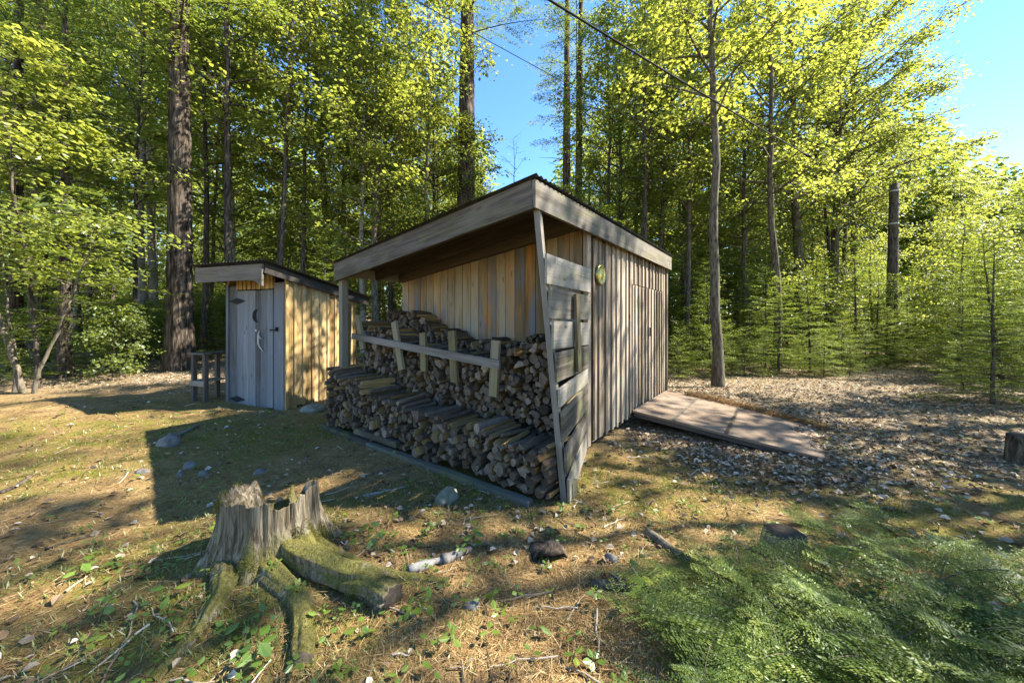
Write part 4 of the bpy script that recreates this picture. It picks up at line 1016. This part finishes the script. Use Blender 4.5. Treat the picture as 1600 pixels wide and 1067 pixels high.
# ------------------------------------------------------------------ fir boughs near the viewer (lower right)
def make_firbush(seed, nb, L0, lo=.0, hi=.75):
    rs = np.random.RandomState(seed); w = G(); lf = G(); PP, AA, NN_, LL, RR = [], [], [], [], []
    for q in range(nb):
        az = rs.rand() * 6.283; L = L0 * rs.uniform(.55, 1.15); el = rs.uniform(lo, hi); d = np.array([math.cos(az) * math.cos(el), math.sin(az) * math.cos(el), math.sin(el)])
        ss = np.linspace(0, 1, 7)[:, None]; p0 = rs.randn(3) * np.array([.08, .08, .0]) 
        lp = p0 + d * L * ss + np.array([0, 0, -.36 * L]) * ss ** 2
        w.tube(lp, .005 * (1 - .7 * ss[:, 0]), 4, r=.4)
        side = np.array([-math.sin(az), math.cos(az), 0]); ntw = int(L / .045); sk = np.linspace(.15, 1, ntw)
        for k in range(ntw):
            for sg in ((-1, 1) if k < ntw - 1 else (0,)):
                b = interp_path(lp, ss[:, 0], sk[k]); l2 = (L * .36 * (1.08 - sk[k]) ** .75 + .03) * rs.uniform(.7, 1.15)
                d2 = unit(side * sg * .8 + d * .75 + np.array([0, 0, rs.uniform(-.12, .05) - .1]))
                m_ = max(5, int(l2 / .0115)); uu = np.linspace(.03, 1, m_); p = b + d2[None, :] * (l2 * uu + rs.randn(m_) * .003)[:, None] + np.array([0, 0, -.1]) * (l2 * uu ** 2)[:, None]
                cr = unit(np.cross([0, 0, 1.0], d2)); tip = rs.rand() * .45
                for s2 in (-1, 1):
                    A = d2[None, :] * .45 + cr[None, :] * s2 + rs.randn(m_, 3) * .09 + np.array([0, 0, .05])
                    PP.append(p); AA.append(A); NN_.append(np.array([0, 0, 1.0])[None, :] + rs.randn(m_, 3) * .2); LL.append(.026 * rs.uniform(.75, 1.15, m_) * (1 - .3 * uu)); RR.append(np.clip(tip + .15 * rs.rand(m_) + .55 * (uu > .62) * (sk[k] > .35), 0, 1))
    L = np.concatenate(LL); put_needles(lf, np.concatenate(PP), np.concatenate(AA), np.concatenate(NN_), L, .0058, np.concatenate(RR))
    return w.mesh('stem', M['bark_maple'], True), lf.mesh('foliage', M['needle_fir'])
FB = [make_firbush(500 + k, 14, .60, .18, .95) for k in range(4)]
FS = [(1190, 1000, 1.0), (1310, 985, 1.0), (1400, 1080, 1.1), (1520, 1000, 1.0), (1120, 905, .75), (1175, 945, .9), (1095, 1050, .8), (1210, 1010, 1.0), (1260, 905, .85), (1240, 1075, 1.0), (1330, 870, .8), (1400, 1000, 1.0), (1450, 860, .75), (1480, 930, .9), (1500, 1060, 1.05), (1590, 940, .9), (1610, 1050, 1.05), (1060, 980, .55), (1290, 830, .65), (1400, 835, .65), (1150, 1100, 1.0), (1430, 1110, 1.0), (1640, 1120, 1.0)]
for q, (px, py, s) in enumerate(FS):
    p = gp(px, py); st_, fo = FB[q % 4]
    pos = 'near the small stump' if px < 1300 and py < 910 else ('along its outer edge' if px < 1130 or py < 890 else 'in its midst')
    e = empty('fir_seedling', (p[0], p[1], p[2] - .01), RT.uniform(0, 6.28), f'low glossy green fir seedling of the patch close to the viewer, {pos}', 'fir seedling', f'low fir seedlings of the near patch, {pos}')
    k_ = s * (.66 if (px < 1300 and py < 910) else .86); e.scale = (k_, k_, k_ * .95); obj('stem', st_, e); obj('foliage', fo, e)

# ------------------------------------------------------------------ litter, grass, ground plants (nobody could count these)
def spots(n_, rs, r0, r1, amax=64, pw=1.0):
    u = rs.rand(n_); r = r0 * (r1 / r0) ** (u ** pw); a = np.radians(rs.uniform(-amax, amax, n_)); return r * np.sin(a), r * np.cos(a)
def inside(x, y):
    lx = (x - SX) * .798 - (y - SY) * .602; ly = (x - SX) * .602 + (y - SY) * .798
    a = (lx > -W_ - .05) & (lx < .02) & (ly > -.15) & (ly < LEN)
    r_ = (lx > -.05) & (lx < 1.75) & (ly > 2.5) & (ly < 4.45)
    ux = (x - OX) * oc + (y - OY) * os_; uy = -(x - OX) * os_ + (y - OY) * oc
    b = (ux > -OW) & (ux < 0) & (uy > 0) & (uy < OD)
    c = np.hypot((x - STUMP[0]) / 1.1, y - STUMP[1]) < .25
    return a | b | c | r_
rs = np.random.RandomState(31)
x, y = spots(95000, rs, 1.1, 9, pw=.85); k = ~inside(x, y) & (rs.rand(len(x)) > .75 * zleaf(x, y)) & (rs.rand(len(x)) > .5 * zmoss(x, y)); x, y = x[k], y[k]; n_ = len(x)
a = rs.rand(n_) * 6.283 + 0; A = np.stack([np.cos(a), np.sin(a), rs.randn(n_) * .16], -1)
g = G(); d_ = np.hypot(x, y); put_needles(g, np.stack([x, y, gz(x, y) + rs.uniform(.0, .012, n_)], -1), A, np.array([[0, 0, 1.0]]) + rs.randn(n_, 3) * .3, rs.uniform(.04, .10, n_), .0016 + .0006 * d_, rs.rand(n_))
n_ = 5000; u = rs.uniform(.35, 2.2, n_); w = .93 - .10 * u - .13 * np.maximum(0, u - .7) ** 2 + rs.randn(n_) * .07 + 3.5
lx, ly = u, w; wx, wy = SX + .798 * lx + .602 * ly, SY - .602 * lx + .798 * ly; a = rs.rand(n_) * 6.283
put_needles(g, np.stack([wx, wy, np.maximum(gz(wx, wy), .26 - .1 * u) - .02 + rs.uniform(0, .05, n_)], -1), np.stack([np.cos(a), np.sin(a), rs.randn(n_) * .3], -1), np.array([[0, 0, 1.0]]) + rs.randn(n_, 3) * .3, rs.uniform(.05, .11, n_), .006, rs.rand(n_) * .45)
tag(g.build('needle_litter', M['dead_needle']), 'rust brown fallen pine needles covering the forest floor', 'needles', kind='stuff')
def dead_leaves(n_, r0, r1, keep, sz):
    x, y = spots(n_, rs, r0, r1, pw=.9); k = ~inside(x, y) & (rs.rand(len(x)) < keep(x, y)); x, y = x[k], y[k]; m_ = len(x)
    a = rs.rand(m_) * 6.283; A = np.stack([np.cos(a), np.sin(a), rs.randn(m_) * .25], -1)
    put_leaves(g, np.stack([x, y, gz(x, y) + rs.uniform(.004, .025, m_)], -1), A, np.array([[0, 0, 1.0]]) + rs.randn(m_, 3) * .35, sz * rs.uniform(.5, 1.3, m_), fold=-.18, rs=rs, wid=.72)
g = G(); dead_leaves(60000, 2.2, 16, lambda x, y: .03 + .97 * zleaf(x, y) ** 1.5, .05); dead_leaves(900, 1.1, 4, lambda x, y: .22 + 0 * x, .036)
tag(g.build('leaf_litter', M['dead_leaf']), 'pale dry fallen leaves strewn over the ground of the clearing', 'leaves', kind='stuff')
g = G(); x, y = spots(20000, rs, 1.15, 9, pw=.85); k = ~inside(x, y) & (rs.rand(len(x)) < .06 + .75 * zmoss(x, y) ** 1.5); x, y = x[k], y[k]
rep = 5; x = np.repeat(x, rep) + rs.randn(len(x) * rep) * .02; y = np.repeat(y, rep) + rs.randn(len(y) * rep) * .02; n_ = len(x); a = rs.rand(n_) * 6.283
A = np.stack([np.cos(a) * .5, np.sin(a) * .5, rs.uniform(.3, 1, n_)], -1); put_needles(g, np.stack([x, y, gz(x, y) - .004], -1), A, np.stack([np.cos(a), np.sin(a), 0 * a], -1) + rs.randn(n_, 3) * .3, rs.uniform(.02, .06, n_), .0035 + .0006 * np.hypot(x, y), rs.rand(n_))
tag(g.build('grass', M['grass']), 'thin yellow green grass and moss tufts on the clearing floor', 'grass', kind='stuff')
g = G(); x, y = spots(2200, rs, 1.2, 11, pw=.8); k = ~inside(x, y) & (rs.rand(len(x)) < np.clip(.35 + 1.1 * fbm(x * .8 + 3, y * .8, 3) + .3 * sst(7, 9, y), .05, 1)); x, y = x[k], y[k]
for xx, yy in zip(x, y):
    q = rs.randint(2, 6); a = rs.rand() * 6.28 + np.arange(q) * 6.283 / q + rs.randn(q) * .3; h = rs.uniform(.015, .07)
    A = np.stack([np.cos(a), np.sin(a), rs.uniform(-.1, .5, q)], -1); P = np.stack([xx + .008 * np.cos(a), yy + .008 * np.sin(a), np.full(q, g1(xx, yy) + h)], -1)
    put_leaves(g, P, A, np.array([[0, 0, 1.0]]) + rs.randn(q, 3) * .25, rs.uniform(.018, .048) * rs.uniform(.7, 1.2, q), rs=rs, fold=.08, wid=.6, r=np.clip(rs.rand() * .6 + rs.rand(q) * .4, 0, 1))
tag(g.build('ground_cover', M['seedling']), 'scattered small bright green leaves of ground plants', 'ground plants', kind='stuff')

g = G(); x, y = spots(420, rs, 1.3, 9); k = ~inside(x, y); x, y = x[k], y[k]
for xx, yy in zip(x, y):
    a = rs.rand() * 6.283; L = rs.uniform(.06, .32); q = np.linspace(-.5, .5, 5)[:, None]; P = np.concatenate([xx + math.cos(a) * L * q, yy + math.sin(a) * L * q], 1) + rs.randn(5, 2) * .03 * L
    g.tube(np.concatenate([P, (gz(P[:, 0], P[:, 1]) + .006 + .01 * rs.rand(5))[:, None]], 1), np.array([1, .9, .8, .65, .4]) * rs.uniform(.0025, .006), 5)
tag(g.build('twig_litter', M['dead_leaf']), 'small dry broken twigs strewn over the needle bed', 'twigs', kind='stuff')

# seedlings one can pick out
def make_seedling(seed, nl, h, L, lob=False):
    rs = np.random.RandomState(seed); w = G(); lf = G(); tip = np.array([rs.randn() * .02, rs.randn() * .02, h]); w.tube([(0, 0, -.02), tip * .6, tip], [.0028, .002, .0014], 4)
    P, A = [], []
    for q in range(nl):
        a = q * 2.4 + rs.rand(); u = .55 + .45 * q / max(1, nl - 1); P.append(tip * u + np.array([.012 * math.cos(a), .012 * math.sin(a), 0])); A.append((math.cos(a), math.sin(a), rs.uniform(-.25, .35)))
    put_leaves(lf, np.array(P), np.array(A), np.array([[0, 0, 1.0]]) + rs.randn(nl, 3) * .2, L * rs.uniform(.7, 1.2, nl), rs=rs, wid=.55, fold=.07)
    return w.mesh('stem', M['seedling']), lf.mesh('foliage', M['seedling'])
SD = [make_seedling(600 + k, 3 + k % 4, .05 + .025 * (k % 3), .05 + .01 * (k % 3)) for k in range(6)]
for q, (px, py, s, lb) in enumerate(((385, 985, 1.3, 'bright seedling between the two front roots of the stump'), (355, 995, 1.0, 'lower leafy seedling at the stump front, beside its mossy left root'), (395, 1040, 1.2, 'glossy seedling left of the cut front root'), (420, 1030, .9, 'small seedling touching the cut front root'), (262, 945, 1.3, 'seedling in the needles left of the stump'), (150, 975, 1.0, 'lone seedling in the needle bed far left of the stump'), (322, 765, 1.6, 'tall thin seedling behind the stump left shard'), (590, 850, 1.4, 'leafy seedling right of the stump among grass'), (575, 835, 1.1, 'small seedling right behind the mossy side root'), (630, 975, 1.2, 'seedling at the cut end of the mossy side root'), (665, 960, 1.2, 'seedling beside the bleached wood in the moss'), (750, 855, 1.3, 'seedling left of the curled bark ring'), (862, 862, 1.0, 'seedling growing inside the curled bark ring'), (770, 950, 1.2, 'seedling on bare needles below the curled bark ring'), (880, 805, 1.1, 'yellow seedling in front of the leaning post foot'), (915, 795, .9, 'small seedling right of the leaning post foot'), (995, 915, 1.3, 'seedling beside the dark stick near the fir patch'), (1000, 960, 1.4, 'wide leaved seedling at the edge of the fir patch'), (1090, 800, 1.3, 'yellow green seedling by the half buried root'), (560, 1000, 1.2, 'seedling below the cut side root in shadow'), (120, 905, 1.1, 'small seedling on the shaded moss far left'), (190, 880, 1.0, 'seedling in the dappled grass behind the stump shadow'), (100, 650, 1.6, 'leafy seedling on the low bank by the pale saplings'), (200, 690, 1.0, 'seedling on the sunny mossy strip before the outhouse'), (840, 990, 1.1, 'lone seedling near the bottom middle of the clearing floor'))):
    p = gp(px, py); a, b = SD[q % 6]; e = empty('seedling', p, RT.uniform(0, 6.28), lb, 'seedling'); e.scale = (s * .85,) * 3; obj('stem', a, e); obj('foliage', b, e)

# ------------------------------------------------------------------ stones, sticks, small stumps
M['stone'] = simple('grey_field_stone', (.085, .078, .066), .85, 0, .5, 14, (.19, .175, .15), .6)
M['stone_moss'] = simple('mossy_stone', (.10, .105, .05), .9, 0, .4, 10, (.22, .21, .17), .6)
def stone(px, py, w, h, label, mt='stone', seed=0, name='stone'):
    rs = np.random.RandomState(seed + 900); p = gp(px, py); k = w / F * p[1]; hh = h / F * p[1]; nu, nv = 18, 10; V = []
    ph = rs.rand(8) * 6.28
    for q in range(nv):
        ph_ = -.6 + (q / (nv - 1)) * (PI / 2 + .6)
        for j in range(nu):
            th = j / nu * 2 * PI; r = 1 + .13 * math.sin(2 * th + ph[0]) + .09 * math.sin(3 * th + ph[1] + ph_ * 2) + .05 * math.sin(5 * th + ph[2] + 3 * ph_)
            V.append((r * math.cos(th) * math.cos(ph_) * k / 2, r * math.sin(th) * math.cos(ph_) * k / 2 * .8, (math.sin(ph_) * (1 + .12 * math.sin(th + ph[3]))) * hh))
    f = [(q * nu + j, q * nu + (j + 1) % nu, (q + 1) * nu + (j + 1) % nu, (q + 1) * nu + j) for q in range(nv - 1) for j in range(nu)]
    g = G(); g.add(V, f); o = g.build(name, M[mt], None, True); o.location = p; o.rotation_euler = (0, 0, rs.rand() * 6); tag(o, label, 'stone')
stone(297, 730, 20, 9, 'rounded pale stone in the shaded moss before the outhouse', seed=1)
stone(282, 742, 12, 6, 'small pale stone just left of the rounded stone before the outhouse', seed=2)
stone(318, 742, 15, 7, 'angular grey stone just right of the rounded stone before the outhouse', seed=3)
stone(222, 738, 18, 6, 'flat dark stone in the grass left of the stone group', seed=4)
stone(407, 738, 20, 6, 'low grey stone behind the stump in the shed shadow', seed=5)
stone(490, 641, 42, 10, 'flat mossy stone at the foot of the outhouse side wall', 'stone_moss', 6)
stone(697, 782, 40, 20, 'dull rounded mossy stone in the shadow before the firewood', 'stone_moss', 7)
stone(956, 874, 22, 9, 'small flat grey stone right of the curled bark ring', seed=8)
stone(736, 948, 26, 10, 'pale flat stone half buried in needles', seed=9)
stone(1548, 893, 70, 7, 'large bluish grey slab of stone behind the fir patch', seed=11)
stone(265, 694, 34, 16, 'grey stone in the sunny strip before the outhouse', seed=13)
def stick(p0, p1, r, label, mt='bark_maple', seed=0, name='fallen_stick', dz=.0):
    rs = np.random.RandomState(seed + 700); a, b = np.array(gp(*p0)), np.array(gp(*p1)); t = np.linspace(0, 1, 9)[:, None]; P = a + (b - a) * t; L = np.linalg.norm(b - a)
    P[:, :2] += rs.randn(9, 2) * .012 * L; P[:, 2] = gz(P[:, 0], P[:, 1]) + r * .6 + dz; c = P[4].copy()
    g = G(); g.tube(P - c, r * (1 - .45 * t[:, 0]) * (1 + .1 * rs.randn(9)), 9, cap=2, rough=lambda i, th: 1 + .1 * np.sin(th * 3 + i)); o = g.build(name, M[mt], None, True); o.location = c; tag(o, label, 'stick' if name != 'fallen_log' else 'log')
stick((567, 776), (640, 760), .012, 'pale stripped stick in the shadow edge right of the stump', 'bleached', 1)
stick((648, 795), (700, 772), .010, 'thin greenish stick leaning towards the mossy stone', 'bark_maple', 2)
stick((0, 772), (50, 745), .022, 'dark branch lying at the far left edge', 'bark_dark', 3)
stick((1012, 835), (1080, 880), .035, 'half buried mossy root at the near side of the fir patch', 'bark_maple', 4)
stick((922, 915), (1060, 925), .026, 'long dark stick at the left edge of the fir patch', 'bark_dark', 5)
stick((640, 895), (692, 878), .030, 'bleached white wood splinter in the moss', 'bleached', 6)
stick((692, 880), (735, 862), .034, 'frayed bleached root end in the moss', 'bleached', 7)
stick((70, 860), (160, 830), .010, 'thin grey twig in the dappled grass left of the stump', 'bark_maple', 8)
stick((245, 695), (310, 668), .03, 'bleached flat stick on the sunny strip before the outhouse', 'bleached', 9)
stick((20, 548), (122, 540), .26, 'dark fallen log on the slope at far left', 'bark_dark', 10, 'fallen_log', -.05)
stick((185, 560), (235, 530), .12, 'short dark rotting log beside the thin leaning stem', 'bark_dark', 11, 'fallen_log')
stick((1185, 560), (1300, 572), .09, 'mossy log lying under the firs behind the clearing', 'bark_maple', 12, 'fallen_log')
stick((560, 745), (640, 728), .012, 'dry forked twig on the dark ground before the firewood', 'bark_maple', 13)
stick((1130, 745), (1165, 740), .008, 'little pale twig on the leaf litter before the ramp end', 'bleached', 14)
# curled piece of bark
p = gp(858, 868); g = G(); th = np.linspace(-.3, PI + .3, 24); ys = np.linspace(-.07, .07, 4); V = []
for rad in (.105, .088):
    for yy in ys: V += [(rad * math.cos(t) * 1.1, yy + .02 * math.sin(3 * t), rad * .62 * math.sin(t)) for t in th]
V = np.array(V); f = []
for s_ in range(2):
    for q in range(3):
        for j in range(23):
            i0 = s_ * 96 + q * 24 + j; fc = (i0, i0 + 1, i0 + 25, i0 + 24); f.append(fc if s_ else fc[::-1])
for q in (0, 3):
    for j in range(23): i0 = q * 24 + j; f.append((i0, i0 + 1, i0 + 97, i0 + 96))
g.add(V, f); o = g.build('curled_bark', M['bark_pine'], None, True); o.location = p; o.rotation_euler = (0, 0, .15); tag(o, 'arched curl of dark bark standing on the needles', 'bark')
def small_stump(px, py, w, h, label, mt):
    p = gp(px, py); r = w / F * p[1] / 2; hh = h / F * p[1]; t = np.linspace(0, 1, 8); g = G()
    g.tube(np.stack([0 * t, 0 * t, hh * t - .06 * (t == 0)], -1), r * (1.18 - .2 * t), 26, rough=lambda i, th: 1 + .05 * np.sin(th * 7 + .3 * i) + .03 * np.sin(th * 13), cap=True, capmat=1)
    o = g.build('tree_stump', [M[mt], M['log_end']], None, True); o.location = p; tag(o, label, 'stump')
small_stump(1226, 866, 56, 34, 'small dark cut stump half hidden by the near fir patch', 'stump')
small_stump(1602, 722, 36, 42, 'brown sawn stump at the far right edge of the path', 'bark_maple')
# ------------------------------------------------------------------ light
SUN_EL, SUN_AZ = math.radians(44), math.radians(84)      # azimuth clockwise from +Y
S = Vector((math.sin(SUN_AZ) * math.cos(SUN_EL), math.cos(SUN_AZ) * math.cos(SUN_EL), math.sin(SUN_EL)))
sl = bpy.data.lights.new('sun', 'SUN'); sl.energy = 5.0; sl.angle = math.radians(.5); sl.color = (1, .94, .83)
so = bpy.data.objects.new('sun', sl); C.objects.link(so); so.rotation_euler = S.to_track_quat('Z', 'Y').to_euler(); so.location = S * 40
wd = bpy.data.worlds.new('World'); sc.world = wd; wd.use_nodes = True
nt = wd.node_tree; nt.nodes.clear()
sky = nt.nodes.new('ShaderNodeTexSky'); sky.sky_type = 'NISHITA'; sky.sun_disc = False; sky.sun_elevation = SUN_EL; sky.sun_rotation = SUN_AZ
sky.air_density = 1.0; sky.dust_density = 0; sky.ozone_density = 2.5
bg = nt.nodes.new('ShaderNodeBackground'); bg.inputs[1].default_value = .10
ow = nt.nodes.new('ShaderNodeOutputWorld'); hs = nt.nodes.new('ShaderNodeHueSaturation'); hs.inputs['Saturation'].default_value = 1.2; hs.inputs['Hue'].default_value = .503; nt.links.new(sky.outputs[0], hs.inputs['Color']); nt.links.new(hs.outputs[0], bg.inputs[0]); nt.links.new(bg.outputs[0], ow.inputs[0])
vs = sc.view_settings; sc.display_settings.display_device = 'sRGB'; vs.view_transform = 'Standard'; vs.look = 'None'; vs.exposure = 2.15; vs.gamma = 1; vs.use_curve_mapping = False
cy = sc.cycles
cy.max_bounces = 8; cy.diffuse_bounces = 6; cy.glossy_bounces = 2; cy.transmission_bounces = 4; cy.transparent_max_bounces = 4
cy.caustics_reflective = False; cy.caustics_refractive = False
